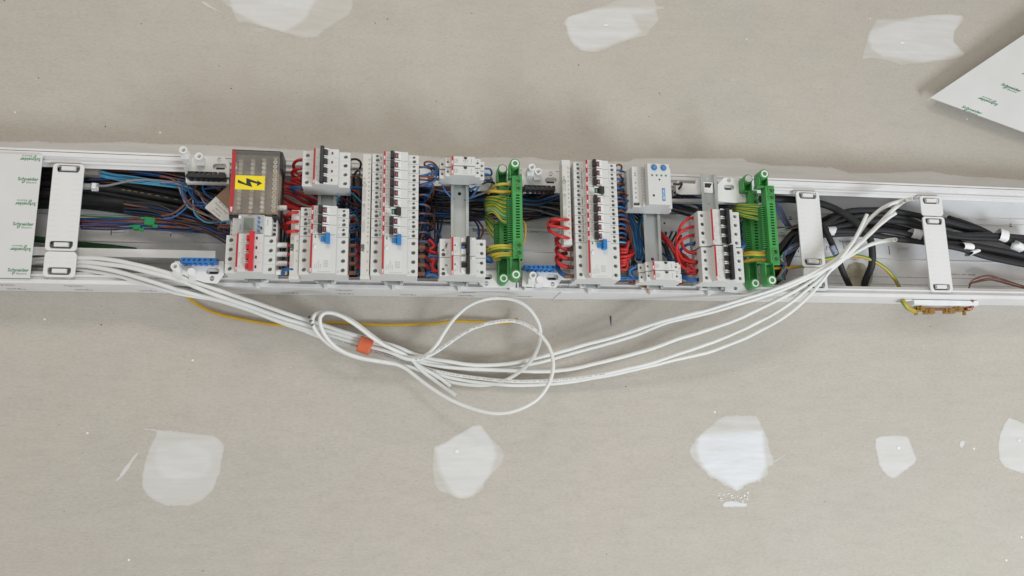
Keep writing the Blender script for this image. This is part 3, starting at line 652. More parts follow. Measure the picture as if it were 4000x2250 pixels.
def make_4pole(label, loc, group, kind='on', H=70.0):
    """kind: on (black handle near the stripe), off (handle far from it), red (one red handle)"""
    t = thing('main_switch' if kind == 'red' else 'four_pole_breaker', label, 'main switch' if kind == 'red' else 'circuit breaker', loc, group)
    P = H / 4; ys = [-P * (i + .5) - .3 for i in range(4)]
    b, c = body(1, H, [(x, y, 3.9) for x in (-34.5, 34.5) for y in ys], [(s, -y, 3.4, 24) for s in (-1, 1) for y in ys])
    for i in (1, 2, 3): c.box((-44, -P * i - .12, 52.5), (-24.3, -P * i + .12, 54), dark_m); c.box((24.3, -P * i - .12, 52.5), (44, -P * i + .12, 54), dark_m)
    part('case', b, t, .6, cuts=c)
    s = MB(); s.box((-22.4, -H + .3, 67.9), (-18.9, -.3, 68.35), red_m); part('brand_strip', s, t)
    g = MB(); l = MB(); k = MB()
    if kind == 'on':
        g.prism([(-9.8, 70), (-9.8, 80), (-8, 82), (-3.8, 82), (-3, 80), (-3, 70)], -H + 1, .8, blk_m, 'y')
        for y in ys: g.box((-9, y - 5.6, 66), (3.6, y + 5.6, 74.5), blk_m, .8)
        for i in range(4):
            for d in (-1.9, 1.9): lug(l, -3, 5.5, -P * i - P + d if i < 3 else -H + 1.6, 68)
        lug(l, -3, 5.5, -1.6)
        for y in ys: k.box((9.8, y - 2, 67.9), (12.8, y + 2.6, 68.4), win_red)
        part('toggle', g, t, .5)
    elif kind == 'off':
        g.prism([(5, 70), (5, 80), (5.8, 82), (10, 82), (11.5, 80), (11.5, 70)], -H + .8, -.8, blk_m, 'y')
        for y in ys: g.box((-3.4, y - 5.4, 66), (10, y + 5.4, 74.5), blk_m, .8)
        for i in range(3):
            for d in (-1.9, 1.9): lug(l, -4.4, 5, -P * i - P + d, 69)
        lug(l, -4.4, 5, -1.6, 69)
        part('toggle', g, t, .5)
    else:
        g.prism([(1, 70), (1, 80), (2, 82), (8, 82), (9, 80), (9, 70)], -H + 1, 1.6, redh_m, 'y')
        for y in ys: g.box((-5.2, y - 5.2, 66), (5, y + 5.2, 77), redh_m, 1.0)
        for i in range(3):
            for d in (-1.8, 1.8): lug(l, -6.5, .8, -P * i - P + d, 69)
        for y in ys: k.box((10.8, y - 1.6, 67.9), (13.6, y + 3.2, 68.5), dark_m)
        part('handle', g, t, .5)
    part('toggle_cradle', l, t, .3)
    if kind != 'off': part('indicator_window', k, t)
    n = MB(); abb(n, -H + 4.6, s=3.6)
    text(n, 'C63' if kind != 'red' else 'E204', (-15.5, -H + 9, 68.2), 2.8, inklt_m, rot=90)
    for i in range(4): text(n, 'nn', (-12 if kind != 'off' else -13.5, -P * i - 11, 68.2), 2.6, inklt_m, rot=90)
    text(n, '~400V 6000 3', (-16.6, -H + 30, 68.2), 1.8, inklt_m, rot=90)
    part('printing', n, t)
    for i in (1, 2, 3):
        pass
    m_ = MB()
    for i in (1, 2, 3): m_.box((13.5, -P * i - .15, 67.95), (22.2, -P * i + .15, 68.12), inklt_m); m_.box((-18, -P * i - .15, 67.95), (-11, -P * i + .15, 68.12), inklt_m)
    part('seam', m_, t)
    screws(t, [(x, y) for x in (-34.5, 34.5) for y in ys], 48.5, 3.2)
    return t

G_A = 'slim breakers of the tallest column beside the beige busbar'
XA, XM, XB, XC, XE, XF = -120.0, -247.3, 6.8, 132.8, 391.5, 641.5
make_4pole('red handled four pole main switch under the digital timer', (XM, 371.5, ZR), None, 'red', 69.5)
make_4pole('black handled four pole breaker above the short breaker column', (XA, 536.2, ZR), 'black handled four pole breakers', 'on', 69)
r1 = make_rcbo(True, 'C16', '', 18.1, 'topmost of three slim breakers under the upper four pole breaker', (XA, 427.4, ZR), 'three slim breakers above the first blue switch')
for i, (code, pen) in enumerate((('C20', 'PISTE'), ('C20', 'GN'))):
    make_rcbo(True, code, pen, 18.1, ('middle of three slim breakers, handwritten PISTE', 'lowest of three slim breakers, directly above the blue toggled switch')[i], (XA, 427.4 - 18.1 * (i + 1), ZR), 'three slim breakers above the first blue switch')
make_rcd('blue toggled residual current switch under three slim breakers', (XA, 373, ZR), 'blue toggled residual current switches')
ORD = ['topmost', 'second', 'third', 'fourth', 'fifth', 'sixth', 'seventh', 'eighth', 'lowest']
pens2 = ['NC', 'NLI', 'NLV', 'NL ADC', 'NLV', 'NLING', 'NLP', 'NLL V', 'NLL FP']
codes2 = ['C16', 'C20', 'C10', 'C10', 'C20', 'C16', 'C32', 'C20', 'C20']
for i in range(9):
    lab = '%s slim breaker of the nine stacked in the middle column' % ORD[i] if i != 6 else 'switched off breaker with green window in the middle column of nine'
    make_rcbo(i != 6, codes2[i], pens2[i], 18.02, lab, (XB, 536.1 - 18.04 * i, ZR), 'nine slim breakers of the middle column')
make_rcd('blue toggled residual current switch under the middle column of nine breakers', (XB, 373.6, ZR), 'blue toggled residual current switches')
pens4 = ['', 'NR CHTL', 'NR CTON', '', 'N FRIFRM', 'N VR', 'N MONTH', 'NR TDVB', 'N EXT']
codes4 = ['C16', 'C20', 'C20', 'C10', 'C16', 'C10', 'C10', 'C10', 'C10']
for i in range(9):
    lab = '%s slim breaker in the column beside the timer relay' % ORD[i] if i != 3 else 'switched off green window breaker in the column beside the grey timer relay'
    make_rcbo(i != 3, codes4[i], pens4[i], 17.95, lab, (XE, 536 - 17.97 * i, ZR), 'nine slim breakers of the column beside the timer relay')
make_rcd('blue toggled residual current switch in the column beside the timer relay', (XE, 374.2, ZR), 'blue toggled residual current switches')
make_4pole('upper switched off four pole breaker fed by curved red wires', (XF - 1.5, 445.4, ZR), 'black handled four pole breakers', 'off', 72)
make_4pole('lower switched off four pole breaker near the green bars', (XF + 1, 371.8, ZR), 'black handled four pole breakers', 'off', 69.5)

# two double breakers under the contactor rail
def make_double(label, loc, pen, blue):
    H = 35.6; t = thing('double_breaker', label, 'circuit breaker', loc, 'two wide breakers at the foot of the contactor rail')
    holes = [(-36.5, -22, 2.7), (-36, -30.5, 3.8), (35, -9, 3.6), (35.5, -26.5, 3.6)]
    b, c = body(1, H, holes); part('case', b, t, .6, cuts=c)
    s = MB(); s.box((-22.4, -H + .3, 67.9), (-18.6, -.3, 68.35), red_m); part('brand_strip', s, t)
    g = MB(); g.prism([(4.5, 66), (4.5, 79), (6, 81), (9.5, 81), (10.8, 79), (10.8, 66)], -H + 1, -1, blk_m, 'y'); g.box((-4.5, -21, 66), (5, -12.5, 73), blk_m, .8)
    part('toggle', g, t, .5)
    l = MB(); l.box((-5, -11, 67), (4.2, -2.2, 71.5), lug_m, .7); l.box((-5, -33.4, 67), (4.2, -22.5, 71.5), lug_m, .7); part('toggle_cradle', l, t, .4)
    k = MB(); k.box((-17, -17.5, 67.9), (-14.5, -14.2, 68.5), win_green)
    if blue: k.box((-4, -21.8, 71), (1.6, -18.8, 73.6), blu_m)
    part('indicator_window', k, t)
    k = MB(); k.box((14, -6.5, 67.8), (19, -2.2, 69.6), lug_m, .5); part('test_button', k, t, .4)
    n = MB(); abb(n, -H + 4.2, s=3.6); text(n, 'C10', (-14.8, -H + 8, 68.2), 3.2, inklt_m, rot=90); text(n, 'DS201 L 30mA', (-11.5, -H + 13, 68.2), 1.8, inklt_m, rot=90)
    text(n, 'N 1/2', (-28, -26, 53.2), 3.6, inklt_m, rot=90); text(n, '2/1', (28, -8.5, 53.2), 3.8, inklt_m, rot=90); text(n, 'N', (28, -25, 53.2), 3.8, inklt_m, rot=90)
    for i in range(4): n.box((-17, -3 - i * 2.2, 68.1), (-8, -3.25 - i * 2.2, 68.2), inklt_m)
    part('printing', n, t)
    n = MB(); text(n, pen, (-30.5, -13 if len(pen) > 1 else -15, 53.25), 6.5, pen_m, rot=80, bold=.015, shear=.15); part('handwriting', n, t)
    screws(t, [(-36.5, -22)], 50.5, 2.6); screws(t, [(-36, -30.5), (35, -9), (35.5, -26.5)], 48.5, 3.2)
make_double('wide breaker with handwritten VMC, upper of the pair', (XC, 375.3, ZR), 'VMC', True)
make_double('wide breaker with a handwritten B, lower of the pair', (XC, 339.3, ZR), 'B', False)

# contactors
def make_contactor(label, loc, group, first):
    t = thing('contactor', label, 'contactor', loc, group); H = 17.9
    p = [(-43, 4), (-43, 20), (-41, 21), (-41, 32), (-43, 33), (-43, 38), (-33, 38), (-33, 52), (-23.5, 52), (-22.5, 62), (22.5, 62), (23.5, 52), (34, 52), (34, 38), (43, 38), (43, 33), (41, 32), (41, 21), (43, 20), (43, 4)]
    b = MB(); b.prism(p, -.25, -H + .25, dev_m, 'y')
    c = MB()
    for s_ in (-1, 1):
        c.cyl((s_ * 28.3, -8.5), 2.6, 46, 54, dark_m, 16); c.cyl((s_ * 38, -8.5), 2.8, 32, 40, dark_m, 16)
        c.cyl((-4.5, 27), 2.2, s_ * 38, s_ * 46, dark_m, 12, axis='x'); c.cyl((-13, 27), 2.2, s_ * 38, s_ * 46, dark_m, 12, axis='x')
    part('case', b, t, .5, cuts=c)
    s = MB(); s.box((-22.3, -H + .3, 61.9), (-18.4, -.3, 62.35), red_m); part('brand_strip', s, t)
    k = MB(); k.box((1.2, -4.6, 61.9), (7.2, -1.6, 64.5), blk_m, .3); k.box((3, -5.8, 61.9), (5.4, -4.2, 63.4), blk_m); part('mode_slider', k, t, .2)
    n = MB(); abb(n, -H + 5, z=62.5, s=3.6)
    for i, q in enumerate(('ESB20-20N', '230V 50Hz', 'Ith 20A')): text(n, q, (-15.8 + i * 2.8, -9.5, 62.2), 1.9, ink_m, rot=90)
    if first: text(n, 'OFF', (1, -8.5, 62.2), 2, ink_m, rot=90); text(n, 'AUTO', (4, -8.8, 62.2), 2, ink_m, rot=90); text(n, 'ON', (8, -8.5, 62.2), 2, ink_m, rot=90)
    for i in range(3): n.box((-1, -8.6 - i * 3, 62.1), (10, -8.8 - i * 3, 62.2), inklt_m)
    text(n, 'A1', (-28.5, -3.6, 52.2), 2.4, ink_m); text(n, 'A2', (28.5, -3.6, 52.2), 2.4, ink_m)
    for i in range(2): n.box((0, 0, 0), (0.01, .01, .01), inklt_m)
    text(n, 'R 1 A2 R 3', (15.5, -9.2, 62.2), 2.2, ink_m, rot=90)
    part('printing', n, t)
    screws(t, [(-28.3, -8.5), (28.3, -8.5)], 51 - 2.2, 2.2); screws(t, [(-38, -8.5), (38, -8.5)], 37 - 2.2, 2.6)
make_contactor('upper contactor at the top of the middle rail with override slider', (XC, 533.5, ZR + 3), 'contactors at the top of the middle rail', True)
make_contactor('lower contactor at the top of the middle rail, touching the upper one', (XC, 515.2, ZR), 'contactors at the top of the middle rail', False)
make_contactor('upper of two small contactors under the grey timer relay', (518.5, 339.6, ZR), 'two contactors under the timer relay', False)
make_contactor('lower of two small contactors under the grey timer relay', (519.5, 321, ZR), 'two contactors under the timer relay', False)

# grey timer relay
XT = 515.0
t = thing('timer_relay', 'light grey relay with two blue dials and four green lamps', 'relay', (XT, 534.4, ZR))
b = MB(); H = 83.5
b.prism([(-51, 4), (-51, 24), (-47, 30), (-47, 47), (-31, 47), (-29.5, 53), (-24, 53), (-22, 68), (22.3, 68), (23.5, 52), (31, 44), (34, 44), (34, 24), (40, 20), (40, 4)], -.3, -H, dev_m, 'y')
c = MB()
hy = (-14, -18.5, -34, -45, -54.5, -64)
for y in hy: c.cyl((-40.5, y), 1.7, 40, 49, dark_m, 12)
for y in (-12, -17, -22, -27, -40, -46, -52, -58, -64, -70): c.cyl((29.5, y), 1.7, 38, 47, dark_m, 12)
c.box((-46, -80.5, 30), (-33.5, -74, 49), dark_m)
part('case', b, t, .8, cuts=c)
b = MB()
for i in range(26): b.box((-30.3, -4 - i * 3, 53), (-25, -5.2 - i * 3, 56.5), dev2_m, .2)
part('comb', b, t)
for x in (-8.5, 10.5):
    b = MB(); b.cyl((x, -8.8), 5.8, 67.5, 70, blu_m, 28); b.cyl((x, -8.8), 5.2, 70, 71, blu_m, 28, r1=4.6); b.cyl((x, -8.8), 2.3, 71, 71.6, inklt_m, 16)
    b.box((x - 2, -9.1, 71.6), (x + 2, -8.5, 71.9), dark_m); part('dial', b, t)
for x in (-13, -3.8, 5.8, 15):
    b = MB(); b.cyl((x, -24.5), 2.2, 67.8, 68.4, inklt_m, 16); b.cyl((x, -24.5), 1.4, 68.4, 69.0, win_green, 14); part('lamp', b, t)
b = MB(); b.cyl((1.5, -33), 1.8, 67.8, 68.3, dark_m, 14); b.box((-13.5, -67.5, 67.8), (-9.5, -63.5, 68.3), dark_m); part('button', b, t)
b = MB(); b.box((5.5, -76, 67.9), (11.5, -50.5, 68.5), blu_m); text(b, 'EATON', (8.6, -63.2, 68.65), 5.4, wht_m, rot=90, bold=.02, sx=1.1); part('brand_label', b, t)

# digital timer
t = thing('digital_timer', 'small digital timer with grey screen and round blue buttons above the red switch', 'timer', (XM - .5, 408, ZR))
b = MB(); H = 36
b.prism([(-41, 4), (-41, 30), (-34, 33), (-34, 50), (-23.5, 50), (-22.5, 60), (23, 60), (24, 55), (35, 52), (36, 42), (43, 38), (43, 4)], -.3, -H + .3, dev_m, 'y')
part('case', b, t, .7)
b = MB(); b.box((-22, -H + 1.5, 60.1), (22.5, .8, 62.4), clearp_m, .8); part('flap', b, t)
b = MB(); b.box((-13.5, -31, 62.5), (6.5, -5.5, 63.4), inklt_m); b.box((-12, -29.5, 63.4), (5, -7, 63.6), lcd_m); part('screen', b, t)
for y in (-6, -14, -22, -29.5):
    b = MB(); b.cyl((14, y), 2.2, 62, 64.5, tblu_m, 18); part('button', b, t, .3)
b = MB(); b.box((17, -27, 62.4), (20, -22.5, 63.2), dark_m); b.box((-21, -8, 62.4), (-17.5, -3, 63), wht_m)
text(b, 'theben', (-18, -24, 62.6), 4, blu_m, rot=90); text(b, 'digitime top', (0, -2, 62.6), 2.4, ink_m); text(b, '230V 50Hz', (28, -12, 55), 2.4, ink_m, rot=-90); part('printing', b, t)
for y in (-6, -14, -22, -30):
    b = MB(); b.box((36.5, y - 1.8, 40.5), (41, y + 1.8, 43.2), dark_m); part('terminal', b, t)
    b = MB(); b.cyl((-37.5, y), 1.2, 31, 32.6, dark_m, 10); part('terminal', b, t)

# distribution block with smoked cover
XD = -245; t = thing('distribution_block', 'power distribution block under smoked clear cover with yellow warning label', 'distribution block', (XD, 528.5, ZR - 8))
b = MB(); b.box((-40, -116, 12.2), (40, -26, 30), mat('block_inner', (.42, .31, .23), .6)); part('inner_case', b, t)
b = MB(); b.box((-43, -121, 0), (43, 3, 12), blk_m); b.box((-43, -8, 12), (43, 3, 66), blk_m); b.box((36, -30, 12), (46, 3, 62), blk_m); b.box((-43, -124, 12), (43, -118.5, 60), blk_m); part('base', b, t, 1)
b = MB(); b.box((-42.5, -118, 66), (42, 0, 68), smoke_m); b.box((-42.5, -118, 40), (-40.5, -.2, 65.8), smoke_m); b.box((40, -118, 40), (42, -31, 65.8), smoke_m); part('cover', b, t)
s = MB(); s.box((-41.5, -117.5, 68.1), (-35, -.5, 68.8), red_m); text(s, 'ABB', (-38, -111, 69), 5, wht_m, rot=90, bold=.03); part('brand_strip', s, t)
for cxn, zz, ny in ((33.5, 58, 13), (12, 52, 13), (-9, 46, 13), (-31, 42, 12)):
    b = MB(); b.box((cxn - 3.8, -112, 12), (cxn + 3.8, -10, zz - 6), mat('block_body', (.34, .27, .20), .5)); part('conductor_bar', b, t, .5)
    b = MB()
    for i in range(ny):
        y = -9 - i * 8.3; b.cyl((cxn, y), 3.6, zz - 5, zz + (4 if cxn > 30 else 1), mat('tinned_screw', (.78, .75, .68), .4, .1) if i % 4 else mat('brass_screw', (.72, .58, .30), .35, .2), 14); cxn > 30 and b.cyl((cxn, y), 1.6, zz - 3, zz + (4.3 if cxn > 30 else 1.3), mat('screw_socket', (.16, .15, .14), .5), 10)
    part('bar_screws', b, t)
b = MB(); b.box((-34, -73.5, 68.1), (17.5, -47, 68.5), yel_m)
arrow = [(-29.5, -56), (-17, -61.6), (-16.2, -51.8), (5.5, -58.8), (4.6, -55.2), (13.5, -60.6), (4, -65.8), (5.2, -62.3), (-5.5, -59.4), (-3.6, -68.2), (-17.5, -62.6), (-29.5, -61.5)]
arrow = [(-29.5, -55.2), (-14.5, -62.8), (-15, -51.8), (5.2, -58.6), (3.8, -55), (12.8, -60.8), (4, -66.5), (4.6, -62), (-7.8, -58.8), (-3.8, -68.5), (-29.5, -61)]
b.prism(arrow, 68.6, 68.8, dark_m, 'z'); part('warning_label', b, t)

# busbar strips
def busbar(label, x, y0, y1, zf, wd, rows, brand_y, k=0):
    t = thing('busbar_strip', label, 'busbar', (x, y0, zf - 24), 'beige busbar strips beside the breaker columns'); H = y0 - y1
    b = MB(); b.box((-wd / 2, -H, 0), (wd / 2, 0, 24), bus_m, .5); part('housing', b, t, .6)
    b = MB(); b.box((-wd / 2 - .5, -H - 1, 2), (wd / 2 + .5, -H + 12 if k else -H + 6, 24.6), dev_m, .4); part('end_cap', b, t, .5)
    if k: b = MB(); b.box((-wd / 2 - .5, -11, 2), (wd / 2 + .5, .8, 24.6), dev_m, .4); part('end_cap', b, t, .5)
    n = MB()
    for s_, y in rows: text(n, s_, (wd / 2 - 4.3, y, 24.15 if not (k and (y > -11 or y < -H + 12)) else 24.8), 4.0, ink_m, rot=90, bold=.01)
    if brand_y is not None: text(n, 'ABB', (-wd / 4 - .4, brand_y, 24.15), 8.4, ink_m, rot=90, bold=.06, sx=.9)
    q = -H * .42
    for i in range(9): n.box((-wd / 2 + 2 + (i % 3) * 2.1, q - 52 + (i // 3) * 30, 24.05), (-wd / 2 + 2.7 + (i % 3) * 2.1, q - 30 + (i // 3) * 30 + (i * 7 % 5), 24.15), inklt_m)
    text(n, 'CE', (-wd / 4, -H * .42, 24.15), 5.5, ink_m, rot=90)
    if H > 150:
        n.ring((-wd / 4, -H * .26), 3.6, 3, 24.05, 24.15, ink_m, 20); text(n, 'J', (-wd / 4, -H * .26, 24.15), 5, ink_m, rot=90)
        text(n, 'Z', (-wd / 4, -H * .235, 24.15), 5.5, ink_m, rot=60); text(n, 'X', (-wd / 4, -H * .205, 24.15), 5.5, ink_m, rot=90)
    part('printing', n, t)
seq = ['L3', 'N', 'L2', 'N', 'L1', 'N', 'L3', 'N', 'L2', 'N', 'L1', 'N', 'L3', 'N', 'L2', 'N', 'L1', 'N']
busbar('tall beige busbar strip along the middle breaker column', -46, 536.5, 297, 160, 16.8, [(s_, -12 - 8.7 * i) for i, s_ in enumerate(seq)] + [('L3', -172), ('L2', -189), ('L1', -207), ('N', -224)], -182)
busbar('short beige busbar strip beside three slim breakers', -171.5, 423, 294, 160, 16.8, [('N', -10), ('N', -27), ('N', -45), ('L3', -59), ('L2', -77), ('L1', -95)], -71)
busbar('beige busbar strip with end caps crossed by red wires', 334.3, 540, 371, 160, 16.4, [(s_, -16 - 8.7 * i) for i, s_ in enumerate(seq[:16])], None, 1)

# ================================================================== DIN rails and brackets
def rail(label, x, y0, y1, holes=()):
    t = thing('mounting_rail', label, 'DIN rail', (x, y0, ZR), 'grey metal DIN rails'); H = y0 - y1
    b = MB(); e = .9
    b.prism([(-17.5, 0), (-17.5, -1), (-12.5, -1), (-12.5, -8.5), (12.5, -8.5), (12.5, -1), (17.5, -1), (17.5, 0), (11.5, 0), (11.5, -7.5), (-11.5, -7.5), (-11.5, 0)], -H, 0, rail_m, 'y')
    c = None
    if holes:
        c = MB()
        for y, r in holes: c.cyl((0, -y), r, -12, -4, rail_m, 20)
    part('profile', b, t, .3, cuts=c)
    return t
rail('grey rail under the upper four pole breaker', -121, 537, 298)
rail('grey rail behind the middle breaker column', XB, 537, 298)
rail('tall bare grey rail between contactors and wide breakers', 132, 534, 298, [(51, 3.5)])
rail('grey rail behind the breaker column beside the relay', XE, 537, 298)
rail('grey rail between timer relay and two small contactors', 521, 534, 298, [(174, 3.5)])
rail('grey rail standing up above the switched off breakers', 647.5, 542.5, 298, [(61, 3.6), (8, 1.6)])
rail('grey rail behind timer and red main switch', XM, 412, 298)
# white frame behind the rail tops: cross pieces between the rails
def slab(mb, k, pts, z0, z1, m): 
    mb.prism([(p.x, p.y) for p in (at(k, x, y, z1) for x, y in pts)], z0, z1, m, 'z')
def bracket(label, k, plate, posts, slots, z=102, group='white plastic end brackets with posts'):
    """plate: outline; posts: (x, y, height, solid); slots: outline lists cut through"""
    o = at(k, *plate[0], z); t = thing('mounting_bracket', label, 'bracket', (0, 0, 0), group)
    b = MB(); slab(b, k, plate, z - 4, z, brk_m); c = MB()
    # rim legs down to the trunking
    P = [at(k, x, y, z) for x, y in plate]; xs = [p.x for p in P]; ys = [p.y for p in P]
    b.box((min(xs) + 6, min(ys) + 8, 60), (min(xs) + 9, max(ys) - 8, z - 4.2), brk_m)
    for s_ in slots: c.prism([(p.x, p.y) for p in (at(k, x, y, z) for x, y in s_)], z - 8, z + 4, dark_m, 'z')
    part('plate', b, t, .7, cuts=c if slots else None)
    for s_ in slots:
        Q = [at(k, x, y, z) for x, y in s_]; cxx = sum(p.x for p in Q) / len(Q); cyy = sum(p.y for p in Q) / len(Q); w_ = max(p.x for p in Q) - min(p.x for p in Q)
        if w_ > 14:
            n = MB(); n.box((cxx - w_ * .55, cyy - 7, z - 9), (cxx + w_ * .55, cyy + 6, z - 7.5), brk_m); n.box((cxx - w_ * .3, cyy - 3.5, z - 7.4), (cxx + w_ * .33, cyy + .5, z - 7.2), dark_m); part('recess', n, t)
    for x, y, h, solid in posts:
        p = at(k, x, y, z + h); b = MB()
        b.cyl((p.x, p.y), 7.2, z - 3, z + h - 4, brk_m, 24); b.box((p.x - 6.8, p.y - 13, z - 3), (p.x + 6.8, p.y - 1, z + h - 14), brk_m)
        if solid: b.cyl((p.x, p.y), 6.7, z + h - 4, z + h, brk_m, 24)
        else:
            b.ring((p.x, p.y), 7.0, 4.4, z + h - 4.2, z + h, brk_m, 28); b.cyl((p.x, p.y), 2.4, z + h - 4.1, z + h - 3.2, scr_m, 12)
        part('post', b, t, .35)
    return t
def slot(cx, cy, w, h): return [(cx - w / 2 + h / 2 + h / 2 * math.cos(a), cy + h / 2 * math.sin(a)) for a in [math.pi / 2 + math.pi * i / 8 for i in range(9)]] + [(cx + w / 2 - h / 2 + h / 2 * math.cos(a), cy + h / 2 * math.sin(a)) for a in [-math.pi / 2 + math.pi * i / 8 for i in range(9)]]
def term(label, k, x0, x1, y0, y1, hx, hy, m, z=118):
    a = at(k, x0, y0, z); b_ = at(k, x1, y1, z); cx, cy = (a.x + b_.x) / 2, (a.y + b_.y) / 2
    t = thing('terminal_block', label, 'terminal block', (cx, cy, z - 22), 'small six hole terminal blocks')
    w2, h2 = (b_.x - a.x) / 2, (a.y - b_.y) / 2; b = MB()
    b.box((-w2, -h2, 0), (w2, h2, 22), m, .8)
    b.box((-w2 - 3, -h2 + 2, 2), (-w2 + .5, h2 - 4, 16), m)
    c = MB(); H = [at(k, x, hy, z) for x in hx]
    for p in H: c.cyl((p.x - cx, p.y - cy), 2.7, 14, 24, dark_m, 14)
    part('case', b, t, .6, cuts=c)
    for p in H: link('terminal_screw', random.choice(SCR[2.2]), (p.x - cx, p.y - cy, 18.5), t)
    b = MB()
    for p in H: b.box((p.x - cx - 2.6, -h2 - 2.2, 6), (p.x - cx + 2.6, -h2 + .4, 17), m, .3)
    part('wire_guide', b, t)
bracket('white bracket with two hollow posts above the first black terminal block', 2, [(150, 300), (240, 195), (500, 205), (552, 270), (548, 385), (170, 380)], [(145, 145, 40, 0), (282, 200, 22, 0)], [slot(463, 292, 120, 52), circ(463, 235, 20, 22)])
term('black six hole terminal block left of the smoked cover', 2, 180, 508, 325, 395, (208, 265, 310, 355, 400, 445), 348, blk_m)
b = MB(); slab(b, 2, [(168, 370), (545, 400), (545, 440), (168, 430)], 84, 97, brk_m); link('support_strip', b.mesh('support_strip', .6), label='white ledge under the first black terminal block', cat='bracket')
bracket('white bracket with one hollow and one solid post under the first blue terminal block', 2, [(70, 1115), (500, 1115), (500, 1230), (440, 1310), (330, 1300), (200, 1260), (90, 1200)], [(72, 1160, 32, 0), (215, 1205, 16, 1)], [slot(404, 1203, 120, 56), circ(397, 1265, 22, 24)])
term('bright blue six hole terminal block left of the red main switch', 2, 125, 440, 1078, 1135, (150, 195, 242, 288, 335, 388), 1105, tblu_m)
bracket('white bracket with two hollow posts beside the pair of tall green bars', 4, [(1060, 200), (1160, 190), (1370, 205), (1420, 262), (1420, 420), (1075, 420), (1062, 330)], [(1155, 175, 36, 0), (1215, 215, 20, 0)], [slot(1332, 302, 112, 54), circ(1330, 240, 20, 22)])
term('black six hole terminal block right of the green bars', 4, 1080, 1380, 337, 400, (1125, 1176, 1216, 1260, 1300, 1342), 360, blk_m)
bracket('white bracket with hollow and solid posts under the blue block beside green bars', 4, [(1070, 1150), (1530, 1180), (1530, 1240), (1430, 1240), (1385, 1312), (1060, 1300)], [(1165, 1195, 32, 0), (1230, 1235, 16, 1)], [slot(1347, 1215, 116, 58), circ(1350, 1280, 20, 22)])
term('bright blue six hole terminal block right of the green bars', 4, 1080, 1385, 1092, 1145, (1128, 1172, 1214, 1257, 1300, 1352), 1120, tblu_m)
bracket('white bracket foot between the wide breakers and green bars', 4, [(640, 1150), (820, 1150), (850, 1240), (1000, 1240), (1000, 1310), (700, 1310), (640, 1250)], [], [slot(740, 1210, 84, 52), circ(725, 1272, 20, 22)], 98)
bracket('white bracket behind the top of the green bars and contactors', 4, [(560, 160), (700, 165), (860, 180), (870, 400), (620, 400), (560, 360)], [], [], 92)
bracket('white bracket behind the contactors on the breaker side', 4, [(95, 150), (280, 150), (380, 200), (380, 350), (95, 350)], [], [], 88)
bracket('white bracket above the switched off breakers with round slots', 6, [(370, 290), (430, 225), (560, 232), (640, 262), (640, 460), (560, 465), (370, 450)], [], [slot(478, 318, 100, 50), circ(476, 252, 20, 20)], 98)
bracket('white cross bracket between timer relay and the last rail', 6, [(-20, 275), (160, 285), (170, 250), (212, 222), (212, 385), (20, 385), (-20, 370)], [], [], 100)
b = MB(); slab(b, 6, [(-60, 425), (620, 425), (620, 466), (-60, 452)], 60, 74, trunk_m); link('support_strip', b.mesh('support_strip', .6), label='narrow white strip across the trunking behind the last rail', cat='bracket')
b = MB(); slab(b, 6, [(236, 266), (326, 272), (326, 372), (236, 366)], 98, 106, brk_m); slab(b, 6, [(246, 276), (318, 280), (300, 325), (246, 320)], 105.6, 106.4, dark_m)
link('rail_clip', b.mesh('rail_clip', .5), label='white square clip in the channel of the last grey rail', cat='clip')
bracket('white bracket foot beside the lower switched off breaker', 6, [(440, 1235), (620, 1180), (640, 1280), (810, 1285), (800, 1300), (620, 1320), (440, 1300)], [], [circ(540, 1270, 18, 18)], 96)
# rail foot clips along the lower edge
def foot(label, x):
    t = thing('rail_latch', label, 'rail latch', (x, YB + 2, 80.5), 'white rail feet on the lower trunking edge')
    b = MB(); b.prism([(-19, 17), (-19, 8), (-17, 6), (-4, 5), (-3, -6), (3, -6), (4, 5), (17, 6), (19, 8), (19, 17)], 0, 12, brk_m, 'z'); c = MB(); c.box((-15, 8.2, 9), (15, 15.5, 14), dark_m)
    part('foot', b, t, .6, cuts=c)
    b = MB(); b.box((-12, 7, 12.3), (12, 14.5, 13.4), rail_m); b.cyl((0, 9.5), 1.7, 13.4, 14, dark_m, 12); part('rail_end', b, t)
foot('white rail foot under the red main switch', XM + 3); foot('white rail foot under the first blue toggled switch', XA)
foot('white rail foot under the middle blue toggled switch', XB); foot('white rail foot under the wide breakers', XC)
foot('white rail foot under the blue toggled switch beside the relay', XE); foot('white rail foot under the two small contactors', 519); foot('white rail foot under the last four pole breaker', XF)
# small white hook guides at the trunking joint
b = MB()
for x, d in ((985, 1), (1125, -1)):
    p = at(4, x, 1300, 92); b.prism([(p.x - 9, p.y - 7), (p.x + 9, p.y - 7), (p.x + 9, p.y + 8), (p.x + 6, p.y + 8), (p.x + 6, p.y - 3), (p.x - 6, p.y - 3), (p.x - 6, p.y + 1), (p.x - 9, p.y + 1)] if d > 0 else [(p.x - 9, p.y + 8), (p.x - 9, p.y - 7), (p.x + 9, p.y - 7), (p.x + 9, p.y + 1), (p.x + 6, p.y + 1), (p.x + 6, p.y - 3), (p.x - 6, p.y - 3), (p.x - 6, p.y + 8)], 82, 94, brk_m, 'z')
link('joint_hook', b.mesh('joint_hook', .6), label='pair of small white hooks over the lower trunking edge', cat='hook')

